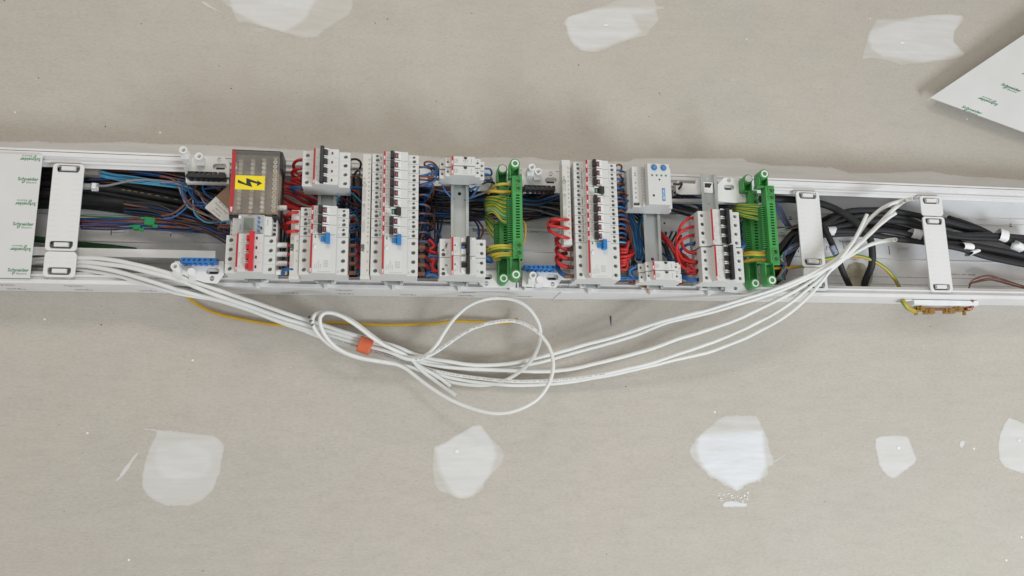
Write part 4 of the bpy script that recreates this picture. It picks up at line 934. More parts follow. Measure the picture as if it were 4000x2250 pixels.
# ================================================================== green earth bars
def green_bar(label, k, xt, yt, xb, yb, z, cap, low_hole, nholes, ribs_side, hs, sc_y, ribs):
    """tall green terminal bar; xt,yt / xb,yb give the bar's front face centre line ends"""
    a = at(k, xt, yt, z); b_ = at(k, xb, yb, z); x = (a.x + b_.x) / 2; Y0, Y1 = a.y, b_.y; hw = 9.6
    t = thing('earth_bar', label, 'earth terminal bar', (x, Y1, z - 40), 'green earth terminal bars'); H = Y0 - Y1
    b = MB(); b.prism([(-hw, 0), (-hw, H - 3), (-hw + 3, H), (hw, H), (hw, 0)], 20, 40, grn_m, 'z')
    c = MB()
    for i in range(nholes):
        p = at(k, hs[0] + (hs[2] - hs[0]) * i / (nholes - 1), hs[1] + (hs[3] - hs[1]) * i / (nholes - 1), z); c.box((p.x - x - 3.6, p.y - Y1 - 1.5, 32), (p.x - x + 3.6, p.y - Y1 + 1.5, 43), dark_m)
    SP = [at(k, xx, yy, z) for xx, yy in sc_y]
    for p in SP: c.cyl((p.x - x, p.y - Y1), 4.0, 35, 43, dark_m, 20)
    part('body', b, t, .7, cuts=c)
    for p in SP: b = MB(); b.ring((p.x - x, p.y - Y1), 7.2, 5.6, 39.8, 41.2, grn_m, 28); part('screw_collar', b, t)
    for p in SP: link('terminal_screw', random.choice(SCR[2.9]), (p.x - x, p.y - Y1, 37), t)
    # comb of wire entries
    b = MB(); q0, q1, n = ribs; ya = at(k, xt, q0, z).y - Y1; yb2 = at(k, xt, q1, z).y - Y1; w_ = 7.5
    b.box((-hw - w_, yb2, 17), (-hw + .2, ya, 26), grn_m)
    for i in range(n): yy = ya + (yb2 - ya) * (i + .5) / n; b.box((-hw - w_ - 1, yy - (ya - yb2) / n * .32, 17.5), (-hw + .3, yy + (ya - yb2) / n * .32, 31), grn_m, .3)
    part('wire_comb', b, t)
    # heads with white plugs
    for (cxp, cyp, solid), up_ in ((cap, 1), (low_hole, -1)):
        ztop = z + 14; p = at(k, cxp, cyp, ztop); px, py = p.x - x, p.y - Y1; h = 54
        b = MB(); b.cyl((px, py), 9.8, 27, h - 1, grn_m, 28)
        ye = (H - 2) if up_ > 0 else 2
        ylo, yhi = (ye, py) if up_ > 0 else (py, ye)
        b.prism([(px - 9.6, ylo if up_ < 0 else ylo - 1), (px + 9.6, ylo if up_ < 0 else ylo - 1), (px + 9.6, yhi), (px - 9.6, yhi)], 25, 33, grn_m, 'z')
        b.box((px - 9.6, min(py, ye), 32.9), (px - 7.4, max(py, ye), h - 6), grn_m); b.box((px + 7.4, min(py, ye), 32.9), (px + 9.6, max(py, ye), h - 6), grn_m)
        ym = ye; b.box((min(px - 9.6, -hw), ym - 2, 20.3), (max(px + 9.6, hw), ym + 2, 38), grn_m)
        part('bar_end', b, t, .5)
        b = MB()
        if solid: b.cyl((px, py), 7.2, h - 2, h + 1.5, brk_m, 28)
        else: b.ring((px, py), 7.2, 4.6, h - 4, h + 1, brk_m, 28); b.cyl((px, py), 4.7, h - 9, h - 8, dark_m, 16)
        part('plug', b, t, .3)
green_bar('rear green earth bar of the middle pair, half hidden', 4, 893, 320, 893, 1045, 112, (878, 192, 1), (888, 1225, 0), 11, -1, (905, 740, 905, 1000), [(910, 355), (912, 430)][:2] + [], (690, 900, 14))
green_bar('front green earth bar of the middle pair beside the black terminal block', 4, 1017, 255, 1022, 1040, 158, (995, 140, 0), (1005, 1190, 0), 16, -1, (1020, 440, 1023, 835), [(1022, 305), (1022, 375), (1029, 912), (1031, 982)], (445, 870, 22))
green_bar('rear green earth bar of the far pair beside the last breakers', 6, 708, 345, 745, 1035, 112, (662, 237, 1), (727, 1222, 0), 12, -1, (728, 590, 743, 890), [(720, 390), (727, 453)], (570, 925, 19))
green_bar('front green earth bar of the far pair, tallest at that end', 6, 862, 300, 915, 1050, 158, (812, 190, 0), (885, 1193, 0), 16, -1, (876, 475, 903, 855), [(873, 345), (877, 410), (913, 925), (919, 990)], (480, 885, 21))

# ================================================================== wiring
UP = ['first', 'second', 'third', 'fourth', 'fifth', 'sixth', 'seventh', 'eighth', 'ninth', 'tenth']
def wr(name, label, pts, r, m, group=None, n=7, m2=None, cat=None, **kw):
    b = MB(); b.tube(pts, r, m, n, m2, **kw)
    return link(name, b.mesh(name), label=label, cat=cat or name.split('_')[-1], group=group)
def jit(P, a, z=None): return [p + Vector((random.uniform(-a, a), random.uniform(-a, a), random.uniform(-a, a) * (.6 if z is None else z))) for p in P]
nm = {'red': 'red', 'blue': 'blue', 'lblue': 'light blue', 'brown': 'brown', 'black': 'black', 'grey': 'grey', 'dblue': 'dark blue'}
def bundle(k, pts, n, cols, r, spread, label, group, zs=None, endspread=None):
    for i in range(n):
        c = cols[i % len(cols)]; f = (i / max(n - 1, 1) - .5)
        P = []
        for j, p in enumerate(pts):
            q = at(k, *p); s_ = spread if endspread is None else spread + (endspread - spread) * j / (len(pts) - 1)
            a = (pts[min(j + 1, len(pts) - 1)]); b0 = pts[max(j - 1, 0)]
            T = (at(k, *a) - at(k, *b0)).normalized(); Nn = Vector((-T.y, T.x, 0))
            P.append(q + Nn * (f * s_ + random.uniform(-1, 1) * s_ * .10) + Vector((0, 0, random.uniform(-1, 1) * (zs or 5))))
        wr(nm[c].replace(' ', '_') + '_wire', label.replace('#', nm[c]), P, r, wire[c], group)
# black supply cables, closed end
G = 'black supply cables running behind the first retainer clip'
for i, (ys, r, z) in enumerate((((315, 322, 330, 348, 400, 470), 7, 30), ((355, 362, 372, 402, 455, 560), 8, 26), ((405, 412, 420, 448, 505, 620), 8, 32), ((455, 462, 470, 500, 565, 680), 7, 26), ((495, 500, 510, 545, 610, 730), 8, 34), ((540, 545, 550, 580, 650, 780), 8, 26), ((585, 588, 590, 620, 670, 800), 6, 18), ((300, 300, 305, 320, 350, 420), 6, 18), ((430, 440, 440, 470, 520, 640), 7, 14))):
    P = W(1, [(x, y, z) for x, y in zip((120, 340, 650, 900, 1250, 1800), ys)])
    o = wr('black_cable', 'thick black supply cable in the bundle by the first retainer clip', jit(P, 1.5), r, bcab_m, G, 12)
    if i in (0, 2, 4):
        b = MB(); S = spline(P); 
        for j in range(4, len(S) - 3, 2):
            if noise.noise(Vector((j * .13, i * 3.1, 0))) < -.05: continue
            T = (S[j + 1] - S[j - 1]).normalized(); q = S[j] + Vector((0, 0, r + .15)) + Vector((0, -1, 0)) * r * .15
            s_ = Vector((-T.y, T.x, 0)); vs = [q - T * 3.6 - s_ * .9, q + T * 3.6 - s_ * .9, q + T * 3.6 + s_ * .9, q - T * 3.6 + s_ * .9]
            b.add(vs, [(0, 1, 2, 3)], mat('print_yellow', (.20, .18, .055), .6))
        part('printing', b, o)
# bundle with green tape
bundle(1, [(640, 712, 60), (900, 715, 62), (1180, 715, 64), (1449, 735, 62), (1700, 760, 60), (1900, 815, 70)], 8, ['brown', 'blue', 'dblue', 'brown'], 1.45, 14, '# wire in the flat bundle tied with green tape', 'wires in the bundle tied with green tape')
bundle(1, [(650, 750, 58), (900, 755, 60), (1100, 758, 62), (1449, 778, 60), (1750, 800, 60), (1890, 830, 70)], 6, ['dblue', 'brown', 'blue'], 1.45, 9, '# wire in the flat bundle tied with green tape', 'wires in the bundle tied with green tape')
for i, (x, y, a, w_, h_) in enumerate(((1210, 713, -5, 20, 17), (1105, 760, 0, 15, 10))):
    p = at(1, x, y, 68); b = MB(); R = Matrix.Translation(p) @ Matrix.Rotation(math.radians(a), 4, 'Z')
    b.box((-w_ / 2, -h_ / 2, -9), (w_ / 2, h_ / 2, 2), gtape_m, 1, mtx=R); b.box((-w_ / 2 - 5, h_ / 2 - 6, 0), (-w_ / 2 + 3, h_ / 2 - 2, 3), gtape_m, mtx=R); b.box((w_ / 2 - 3, -h_ / 2 - 3, -1), (w_ / 2 + 6, -h_ / 2 + 3, 2.6), gtape_m, mtx=R)
    link('green_tape', b.mesh('green_tape', .8), label=('larger green tape wrapped round the upper blue and brown wires', 'smaller green tape wrapped round the lower blue and brown wires')[i], cat='tape')
wr('earth_wire', 'thin green and yellow wire above the blue taped bundle', W(1, [(640, 668, 40), (900, 678, 40), (1200, 690, 44), (1449, 700, 44)]), 1.6, wire['green'], m2=wire['yellow'])
wr('earth_cable', 'dark green earth cable passing under the divider', W(1, [(270, 855, 20), (380, 868, 20), (640, 900, 16), (900, 925, 16), (1100, 950, 14)]), 6, mat('dark_green_cable', (.02, .10, .03), .5), None, 10, cat='cable')
bundle(1, [(780, 318, 55), (900, 345, 56), (1050, 372, 56), (1449, 428, 60), (1520, 450, 60)], 5, ['lblue', 'lblue', 'blue'], 1.7, 10, '# wire fanning out of the grey braided end', 'light blue wires out of the braided end', 2)
p = at(1, 742, 312, 58); b = MB(); b.box((p.x - 16, p.y - 10, 50), (p.x + 16, p.y + 10, 64), mat('braid_grey', (.2, .18, .16), .8, var=.4, vscale=900, bump=1, bscale=900), 2); link('braid_sleeve', b.mesh('braid_sleeve', 1.5), label='grey braided sleeve end with light blue wires', cat='sleeve')
wr('grey_wire', 'grey wire ending in a white connector over black cables', W(1, [(755, 422, 66), (850, 426, 66), (960, 405, 66), (1080, 382, 64), (1250, 380, 60), (1480, 405, 60)]), 2.2, wire['grey'])
p = at(1, 720, 430, 66); b = MB(); b.box((p.x - 12, p.y - 5, 60), (p.x + 5, p.y + 5, 71), clearp_m, 1); b.box((p.x + 3, p.y - 8, 61), (p.x + 16, p.y + 8, 70), wht_m, 2); b.box((p.x - 20, p.y - 4, 62), (p.x - 12, p.y + 4, 68), wire['brown'], 1); link('wire_connector', b.mesh('wire_connector', .8), label='white clip connector on the end of the grey wire', cat='connector')
# looping wires beneath first bracket
tm = [('brown', [(-60, 382), (40, 395), (105, 425), (118, 480), (150, 570), (240, 650), (330, 690), (470, 790)]), ('blue', [(-60, 440), (60, 440), (150, 450), (140, 540), (200, 620), (330, 640), (400, 640)]),
      ('blue', [(205, 430), (200, 500), (250, 580), (330, 615), (400, 620)]), ('brown', [(270, 430), (255, 500), (310, 570), (390, 620), (450, 650)]),
      ('blue', [(325, 430), (310, 490), (350, 550), (430, 580)]), ('brown', [(-40, 730), (50, 700), (120, 650), (190, 590), (240, 560)]), ('blue', [(-40, 755), (80, 720), (170, 650), (210, 610)]),
      ('grey', [(110, 470), (130, 560), (200, 640), (300, 700), (440, 740), (500, 790)]), ('lblue', [(225, 590), (235, 680), (290, 750), (380, 790), (520, 775)]),
      ('brown', [(120, 440), (200, 410), (320, 430), (400, 470), (470, 500)]), ('blue', [(330, 480), (420, 470), (500, 480)]), ('brown', [(230, 600), (260, 700), (380, 780), (470, 810), (540, 815)]),
      ('dblue', [(240, 440), (240, 540), (300, 640), (400, 700), (470, 760), (520, 880)]), ('brown', [(330, 420), (420, 450), (500, 470)]), ('grey', [(-60, 430), (80, 430), (200, 470), (270, 520), (350, 610), (420, 640)]), ('black', [(160, 430), (300, 520), (430, 560)])]
for i in range(2):
    for c, P in tm:
        wr(nm[c].replace(' ', '_') + '_wire', '%s wire looping beneath the first black terminal block' % nm[c], jit([at(2, x + i * 14, y - i * 10, 74 - i * 16) for x, y in P], 2.5), 1.7, wire[c], 'wires looping beneath the first black terminal block')
for i, c in enumerate(('brown', 'brown', 'lblue')):
    wr('%s_wire' % nm[c].replace(' ', '_'), ('%s wire curling into the side of the digital timer' % nm[c]), W(2, [(545, 800 + 25 * i, 140), (490, 800 + i * 18, 130), (450, 822 + i * 4, 118), (480, 850, 100), (560, 870, 90)]) if c == 'brown' else W(2, [(560, 766, 140), (500, 768, 130), (470, 790, 110)]), 1.6, wire[c], 'wires curling into the digital timer' if c == 'brown' else None)
bundle(1, [(640, 345, 34), (950, 335, 40), (1200, 352, 48), (1449, 395, 54), (1600, 440, 54)], 9, ['brown', 'blue', 'brown', 'black', 'dblue'], 1.8, 26, '# wire running above the black supply cables', 'wires running above the black supply cables', 6)
bundle(1, [(1000, 600, 50), (1250, 640, 56), (1449, 700, 60), (1700, 760, 62), (1880, 850, 66)], 8, ['black', 'brown', 'dblue', 'black'], 2.0, 24, '# wire dropping beside the taped bundle', 'wires dropping beside the taped bundle', 8)
# tag
t = thing('card_tag', 'torn brown and white card tag beside the smoked cover', 'tag')
b = MB(); b.prism([(p.x, p.y) for p in W(2, [(548, 445), (552, 660), (430, 553)], 96)], 95, 95.8, card_m, 'z'); part('card', b, t)
b = MB(); b.prism([(p.x, p.y) for p in W(2, [(430, 553), (538, 655), (548, 768), (480, 765), (336, 652), (340, 640)], 97)], 96, 97, paper_m, 'z'); part('label', b, t)
b = MB(); d = (at(2, 540, 655, 97) - at(2, 430, 553, 97)); ang = math.degrees(math.atan2(d.y, d.x))
for i, (tx, sz) in enumerate((('EN 60730-2', 4.6), ('Technische Daten', 4.4), ('digital timer', 3.4), ('230V 50-60Hz', 3.4), ('2000 W 16A', 3.4), ('IP20 -30T55', 3))): text(b, tx, at(2, 500 - i * 22, 632 + i * 22, 97.2), sz, ink_m, rot=ang)
part('printing', b, t)
# red supply wires from distribution block to the right
redp = [[(-110, 430), (40, 440), (180, 500), (330, 560)], [(-110, 470), (60, 490), (200, 560), (340, 610)], [(-115, 500), (0, 520), (130, 590), (300, 640)], [(-115, 540), (0, 570), (130, 620), (250, 660)], [(-120, 600), (0, 600), (120, 640), (300, 700)], [(-120, 640), (-20, 660), (80, 760), (120, 900)], [(-120, 680), (-40, 700), (60, 820), (110, 960)], [(-100, 400), (60, 400), (200, 450), (330, 520)], [(-110, 700), (0, 780), (80, 850), (200, 900)], [(-100, 560), (40, 600), (200, 640), (420, 680)]]
for i, P in enumerate(redp):
    wr('red_wire', 'thick red supply wire slanting out of the distribution block', jit([at(3, x, y, (118, 105, 88, 70)[j] - (i % 3) * 9) for j, (x, y) in enumerate(P)], 1.5), 3.4, wire['red'], 'thick red wires slanting out of the distribution block', 9)
for i, (x, y) in enumerate(((992, 652),)):
    p = at(2, x, y, 140); b = MB(); b.cyl((p.y, p.z), 5.2, p.x - 14, p.x + 12, fer_m, 18, axis='x'); link('white_sleeve', b.mesh('white_sleeve', .6), label='single white sleeve sticking out of the distribution block', cat='sleeve')
for i, y in enumerate((975, 1055, 1135, 1212)):
    p = at(2, 990, y, 136); b = MB(); b.cyl((p.y, p.z), 4.8, p.x - 14, p.x + 13, fer_m, 18, axis='x'); link('white_sleeve', b.mesh('white_sleeve', .6), label='%s white wire sleeve down the side of the red main switch' % ('top', 'second', 'third', 'bottom')[i], cat='sleeve', group='white sleeves on the main switch outputs')
    c = 'red' if i < 3 else 'blue'
    wr(c + '_wire', '%s wire leaving the %s white sleeve of the main switch' % (c, ('top', 'second', 'third', 'bottom')[i]), [p + Vector((10, 0, 0)), p + Vector((24, -1, 2)), p + Vector((40, -4 if i < 3 else 6, -8)), p + Vector((58, -8, -30))] if i < 3 else [p + Vector((8, 0, 0)), p + Vector((22, 8, 4)), p + Vector((40, 8, 6)), p + Vector((58, 2, 8))], 3.6, wire[c], None, 9)
wr('blue_wire', 'blue wire running down from the distribution block behind the strip', W(3, [(-90, 640, 100), (-30, 700, 95), (40, 790, 90), (90, 850, 85)]), 3.2, wire['blue'], None, 9)
wr('blue_wire', 'looped blue wire under the short busbar strip', W(3, [(10, 1205, 138), (20, 1165, 150), (90, 1160, 158), (150, 1175, 150)]), 3.4, wire['blue'], None, 9)
# red loops into upper four pole breaker
for i, P in enumerate(([(178, 188), (125, 205), (105, 245), (130, 300), (175, 330)], [(175, 270), (115, 280), (92, 315), (130, 355), (172, 380)], [(172, 355), (120, 360), (90, 375), (130, 385), (175, 405)])):
    wr('red_wire', '%s red loop entering the upper four pole breaker' % ('top', 'middle', 'lowest')[i], [at(3, x, y, (135, 128, 118, 110, 112)[j]) for j, (x, y) in enumerate(P)], 3.0, wire['red'], 'red loops entering the upper four pole breaker', 9)
wr('blue_wire', 'blue wire entering the lowest pole of the upper four pole breaker', W(3, [(178, 440, 130), (110, 435, 125), (85, 450, 110), (140, 490, 90), (220, 530, 60), (300, 590, 50)]), 3.0, wire['blue'], None, 9)
for i, y in enumerate((655, 737, 820)):
    wr('red_wire', '%s of three red loops over the short busbar strip' % ('top', 'middle', 'lowest')[i], [at(3, *q) for q in ((170, y, 152), (110, y + 2, 166), (65, y + 12 - i * 3, 164), (50, y + 28 - i * 8, 150), (75, y + 42 - i * 6, 134), (150, y + 50 - i * 3, 126))], 2.9, wire['red'], 'red loops over the short busbar strip', 9)
# right of the upper four pole breaker
for c, P, r in (('black', [(604, 190), (660, 185), (700, 215), (690, 270), (645, 320), (635, 440)], 2.2), ('grey', [(604, 272), (670, 272), (692, 310), (665, 380), (690, 520)], 1.8), ('brown', [(604, 345), (670, 338), (698, 370), (695, 440), (700, 520)], 1.8), ('blue', [(600, 440), (650, 440), (705, 443), (740, 460)], 3.0), ('lblue', [(600, 470), (640, 500), (700, 560), (740, 600)], 1.6), ('lblue', [(520, 500), (495, 530), (490, 560), (500, 590)], 1.4)):
    wr(nm[c].replace(' ', '_') + '_wire', '%s wire leaving the upper four pole breaker%s' % (nm[c], {'blue': ' at its lowest pole', 'black': ' at its top pole'}.get(c, '')), [at(3, x, y, 132 - j * 11) for j, (x, y) in enumerate(P)], r, wire[c], 'light blue wires near the upper four pole breaker' if c == 'lblue' else None, 8)
# between first column and middle busbar
for i, (c, y, y2) in enumerate((('brown', 762, 735), ('blue', 815, 790), ('brown', 835, 850), ('blue', 900, 896), ('lblue', 690, 780), ('brown', 700, 700), ('dblue', 660, 650), ('blue', 780, 700))):
    wr(nm[c].replace(' ', '_') + '_wire', '%s wire between the short column and the tall busbar strip' % nm[c], W(3, [(602, y, 134), (650, y - 6, 128), (685, y - 25 if i < 3 else y2, 110), (705, y2 - 20, 85), (720, y2 - 60, 60)]), 1.9, wire[c], 'thin wires between the short column and the tall busbar strip')
bundle(3, [(500, 560, 40), (600, 600, 45), (700, 660, 45), (800, 700, 45)], 7, ['dblue', 'red', 'black', 'dblue', 'brown'], 2.4, 60, '# wire crossing behind the tall busbar strip', 'wires crossing behind the tall busbar strip', 10)
def fer(k, x, y, z, label, group):
    p = at(k, x, y, z); b = MB(); b.cyl((p.y, p.z), 4.0, p.x - 12, p.x + 8, ferb_m, 14, axis='x'); link('brown_sleeve', b.mesh('brown_sleeve'), label=label, cat='sleeve', group=group)
for col, k, x0, ys, nme in ((0, 3, 610, (950, 1030, 1110, 1190), 'short column'), (1, 3, 1220, (965, 1045, 1120, 1198), 'middle column')):
    for i, y in enumerate(ys):
        fer(k, x0 + 8, y, 136, '%s brown wire sleeve right of the blue toggled switch of the %s' % (('top', 'second', 'third', 'bottom')[i], nme), 'brown sleeves on the switch outputs')
        c = 'red' if i < 3 else 'blue'
        Q = [(x0 + 22, y), (x0 + 50, y - 2), (x0 + 75, y + (40 if i < 3 else -20)), (x0 + 95, y + (60 if i < 3 else -90)), (x0 + 105, y + (90 if i < 3 else -200))] if col == 0 else [(x0 + 22, y), (x0 + 50, y + 2), (x0 + 80, y + (30 if i < 3 else -20)), (x0 + 115, y + (50 if i < 3 else -60)), (x0 + 150, y + (55 if i < 3 else -120))]
        wr(c + '_wire', '%s wire from the %s brown sleeve of the %s' % (c, ('top', 'second', 'third', 'bottom')[i], nme), [at(k, xx, yy, 136 - j * 12) for j, (xx, yy) in enumerate(Q)], 3.4, wire[c], None, 9)
# middle column outputs: brown and blue loops
z4y = [135, 180, 262, 305, 350, 395, 440, 485, 530, 570, 617, 660, 705, 748, 795, 838, 860]
for i in range(9):
    y = 135 + 88 * i
    for j, c in enumerate(('blue', 'brown')):
        yy = y + 45 * (j) + (40 if j == 0 else -4); xr = random.uniform(125, 225) if i > 3 else random.uniform(150, 260); dy_ = random.uniform(-14, 22)
        P = [(84, yy, 134), (130, yy - 3 + dy_ * .2, 134), (xr, yy + 8 + dy_ * .5, random.uniform(112, 130)), (xr + random.uniform(0, 22), yy + 32 + dy_, 104), (xr - random.uniform(-25, 45), yy + 52 + dy_ * 1.3, 84), (random.uniform(90, 240), yy + 60 + random.uniform(-5, 45), 50)]
        if i in (1, 2) and j == 0: P = [(84, yy, 134), (150, yy - 15, 134), (235, yy - 45, 136), (265, yy - 80 * (i - .2), 138)]
        if i == 1 and j == 1: P = [(84, yy, 134), (190, yy, 134), (262, yy - 30, 136), (262, 180, 136), (215, 130, 138), (150, 128, 136), (150, 165, 130), (268, 190, 130)]
        wr(c + '_wire', '%s output loop of the %s breaker in the middle column' % (c, ORD[i]), [at(4, *q) for q in P], 1.95, wire[c], None, 8)
for i, P in enumerate(([(85, 178, 132), (140, 175, 134), (205, 150, 138), (250, 190, 136), (260, 250, 130), (325, 245, 128)], [(85, 262, 132), (160, 250, 132), (220, 230, 136), (290, 240, 134), (330, 246, 128)], [(85, 345, 132), (180, 320, 130), (270, 285, 128), (300, 240, 130)], [(85, 356, 130), (200, 352, 128), (210, 380, 110), (180, 440, 90), (120, 470, 70)])):
    wr('blue_wire', '%s blue wire crossing from the middle column to the contactors' % UP[i], [at(4, *q) for q in P], 2.1, wire['blue'], 'blue wires crossing from the middle column to the contactors', 8)
wr('brown_wire', 'brown ring of wire beside the lower contactor', W(4, [(85, 290, 132), (180, 300, 130), (240, 290, 132), (200, 268, 136), (180, 285, 134), (270, 295, 128)]), 2.1, wire['brown'], None, 8)
wr('brown_wire', 'dark brown wire dropping from the contactors into the bundle', W(4, [(205, 320, 110), (225, 360, 100), (222, 420, 80), (200, 480, 50), (170, 500, 40)]), 2.1, wire['brown'], None, 8)
for i, P in enumerate(([(180, 860), (215, 890), (232, 925), (190, 965), (262, 990)], [(200, 1060), (240, 1040), (215, 1100), (230, 1150), (268, 1160)], [(150, 1200), (210, 1190), (268, 1205)], [(185, 1030), (190, 1015), (230, 1018), (270, 1022)])):
    c = 'red' if i < 2 else 'blue'
    wr(c + '_wire', ('upper red wire into the VMC breaker', 'lower red wire into the B breaker', 'blue wire into the lowest terminal of the B breaker', 'short blue wire into the VMC breaker')[i], [at(4, x, y, 134) for x, y in P], 3.2, wire[c], None, 9)
wr('blue_wire', 'long dark blue wire curving down to the wide breakers', W(4, [(120, 700, 80), (210, 740, 90), (270, 800, 100), (300, 860, 110), (310, 930, 120)]), 2.3, wire['dblue'], None, 8)
wr('blue_wire', 'second dark blue wire curving down to the wide breakers', W(4, [(120, 790, 80), (180, 830, 90), (240, 880, 100), (265, 930, 110)]), 2.3, wire['dblue'], None, 8)
# main horizontal bundle
bundle(4, [(-450, 470, 22), (-150, 480, 22), (85, 500, 24), (380, 520, 26), (700, 530, 28), (900, 500, 28), (1070, 490, 26), (1420, 470, 24), (1900, 480, 22)], 34, ['black', 'dblue', 'black', 'blue', 'brown', 'black', 'grey', 'black', 'dblue', 'brown', 'blue', 'black'], 2.3, 72, '# wire in the long dark bundle behind the rails', 'wires of the long dark bundle behind the rails', 12)
bundle(4, [(1062, 470, 60), (1200, 480, 55), (1330, 450, 55), (1450, 425, 55)], 10, ['blue', 'black', 'brown', 'blue', 'grey'], 2.0, 30, '# wire between the green bars and the capped busbar', 'wires between the green bars and the capped busbar', 8, 14)
bundle(4, [(1062, 540, 45), (1200, 545, 45), (1330, 560, 45), (1450, 590, 45)], 7, ['grey', 'black', 'black'], 2.2, 14, '# wire between the green bars and the capped busbar', 'wires between the green bars and the capped busbar', 6, 26)
# wires around the contactors
for i, (c, P) in enumerate((('blue', [(700, 190), (760, 195), (775, 240), (740, 260), (695, 235)]), ('blue', [(700, 240), (750, 250), (770, 290), (720, 300), (690, 290)]), ('grey', [(695, 275), (760, 270), (780, 320), (740, 400), (640, 440), (570, 470)]), ('brown', [(690, 265), (740, 262), (775, 290), (775, 350)]), ('black', [(690, 335), (730, 318), (790, 320), (800, 350)]), ('blue', [(310, 345), (330, 390), (380, 450), (420, 480)]), ('blue', [(655, 360), (620, 410), (580, 460), (520, 490)]), ('blue', [(630, 360), (590, 380), (562, 395)]))):
    wr(c + '_wire', '%s wire hooking round the contactors, %s' % (c, ('topmost at the bracket side', 'below the topmost blue hook', 'long one reaching behind the rail', 'short one', 'short one near the earth wires', 'dropping on the breaker side', 'dropping to the bundle behind the rail', 'short slanting one')[i]), [at(4, x, y, 128 - j * 9) for j, (x, y) in enumerate(P)], 2.0, wire[c], None, 8)
wr('black_wire', 'black wire curving down from the bundle to the wide breakers', W(4, [(560, 640, 40), (640, 680, 50), (690, 750, 70), (685, 810, 90), (650, 870, 110)]), 2.0, wire['brown'], None, 8)
wr('blue_wire', 'dark blue wire curving down beside the printed trunking logo', W(4, [(560, 650, 40), (620, 690, 50), (655, 760, 70), (655, 820, 90), (635, 870, 110)]), 2.0, wire['dblue'], None, 8)
# green / yellow earth wires of the middle pair
def ew(label, group, pts, r=1.7, flip=False, tw=1.5, solid=None):
    a, b_ = (wire['yellow'], wire['green']) if flip else (wire['green'], wire['yellow'])
    if solid: wr('earth_wire', label, pts, r, wire[solid], group, 8)
    else: wr('earth_wire', label, pts, r, a, group, 8, m2=b_, twist=tw + random.uniform(-.6, .6))
GE = 'earth wires fanning into the middle green bars'
for i in range(13):
    y = 462 + i * 20.5; f = i / 12
    P = [(940, y, 132), (880, y - 8 - 4 * f, 128), (800, 460 + i * 13 - 8, 112), (735 - 10 * math.sin(f * 3.1), 462 + i * 13, 92), (705 + 20 * f, 500 + i * 11, 60), (720, 560 + i * 6, 34)]
    ew('green and yellow earth wire fanning into the middle green bars', GE, jit([at(4, *q) for q in P], 1.0), 1.75, i % 2 == 0, 2.5, 'mint' if i == 9 else None)
for i in range(8):
    y = 700 + i * 24; f = i / 7
    P = [(830, y, 88), (790, y - 22, 82), (745, y - 60 - 4 * i, 74), (715, 640 + 4 * i, 56), (735, 610, 40)]
    ew('green and yellow earth wire fanning into the middle green bars', GE, jit([at(4, *q) for q in P], 1.2), 1.7, i % 2 == 1, 2.5)
ew('thick yellow earth wire at the top of the middle green bars', None, W(4, [(960, 340, 140), (890, 335, 138), (820, 345, 130), (790, 375, 110), (785, 410, 90)]), 3.0, solid='yellow')
ew('thick orange-yellow earth wire under the top pair of screws', None, W(4, [(965, 410, 140), (880, 408, 140), (770, 402, 138), (740, 420, 110)]), 3.2, solid='ochre')
for i, (P, s_) in enumerate((([(975, 925, 140), (880, 915, 138), (780, 925, 130), (725, 950, 110), (700, 990, 90)], 'yellow'), ([(975, 948, 140), (880, 940, 138), (800, 950, 130), (730, 985, 110)], None), ([(860, 975, 120), (800, 970, 120), (750, 985, 110), (715, 1005, 100)], 'ochre'), ([(975, 992, 140), (880, 990, 138), (800, 1000, 130), (740, 1030, 100)], 'yellow'), ([(975, 1015, 140), (890, 1010, 138), (820, 1022, 130), (760, 1050, 100)], None), ([(860, 1048, 120), (800, 1042, 118), (750, 1055, 100)], 'ochre'), ([(985, 650, 90), (1075, 690, 110), (1095, 760, 110), (1085, 850, 100), (1060, 930, 90)], 'ochre'))):
    ew('%s thick earth wire of the middle green bars, counted from the lower screws up' % UP[6 - i] if i < 6 else 'bent yellow earth wire passing behind the front middle green bar', 'thick earth wires at the lower screws of the middle green bars' if i < 6 else None, [at(4, *q) for q in P], 2.9 if i < 6 else 2, False, .5, s_)
wr('copper_wire', 'bare brown wire arc beside the lower earth wires', W(4, [(705, 930, 120), (745, 930, 124), (760, 960, 120), (725, 1010, 110)]), 1.7, wire['brown'], cat='wire')
for i in range(3): wr('blue_wire', 'blue wire end near the foot of the middle green bars', jit(W(4, [(705, 1030, 120), (750, 1040, 118), (770, 1060, 110), (710, 1080, 90)]), 3), 2.2, wire['blue'], 'blue wire ends near the foot of the middle green bars', 8)
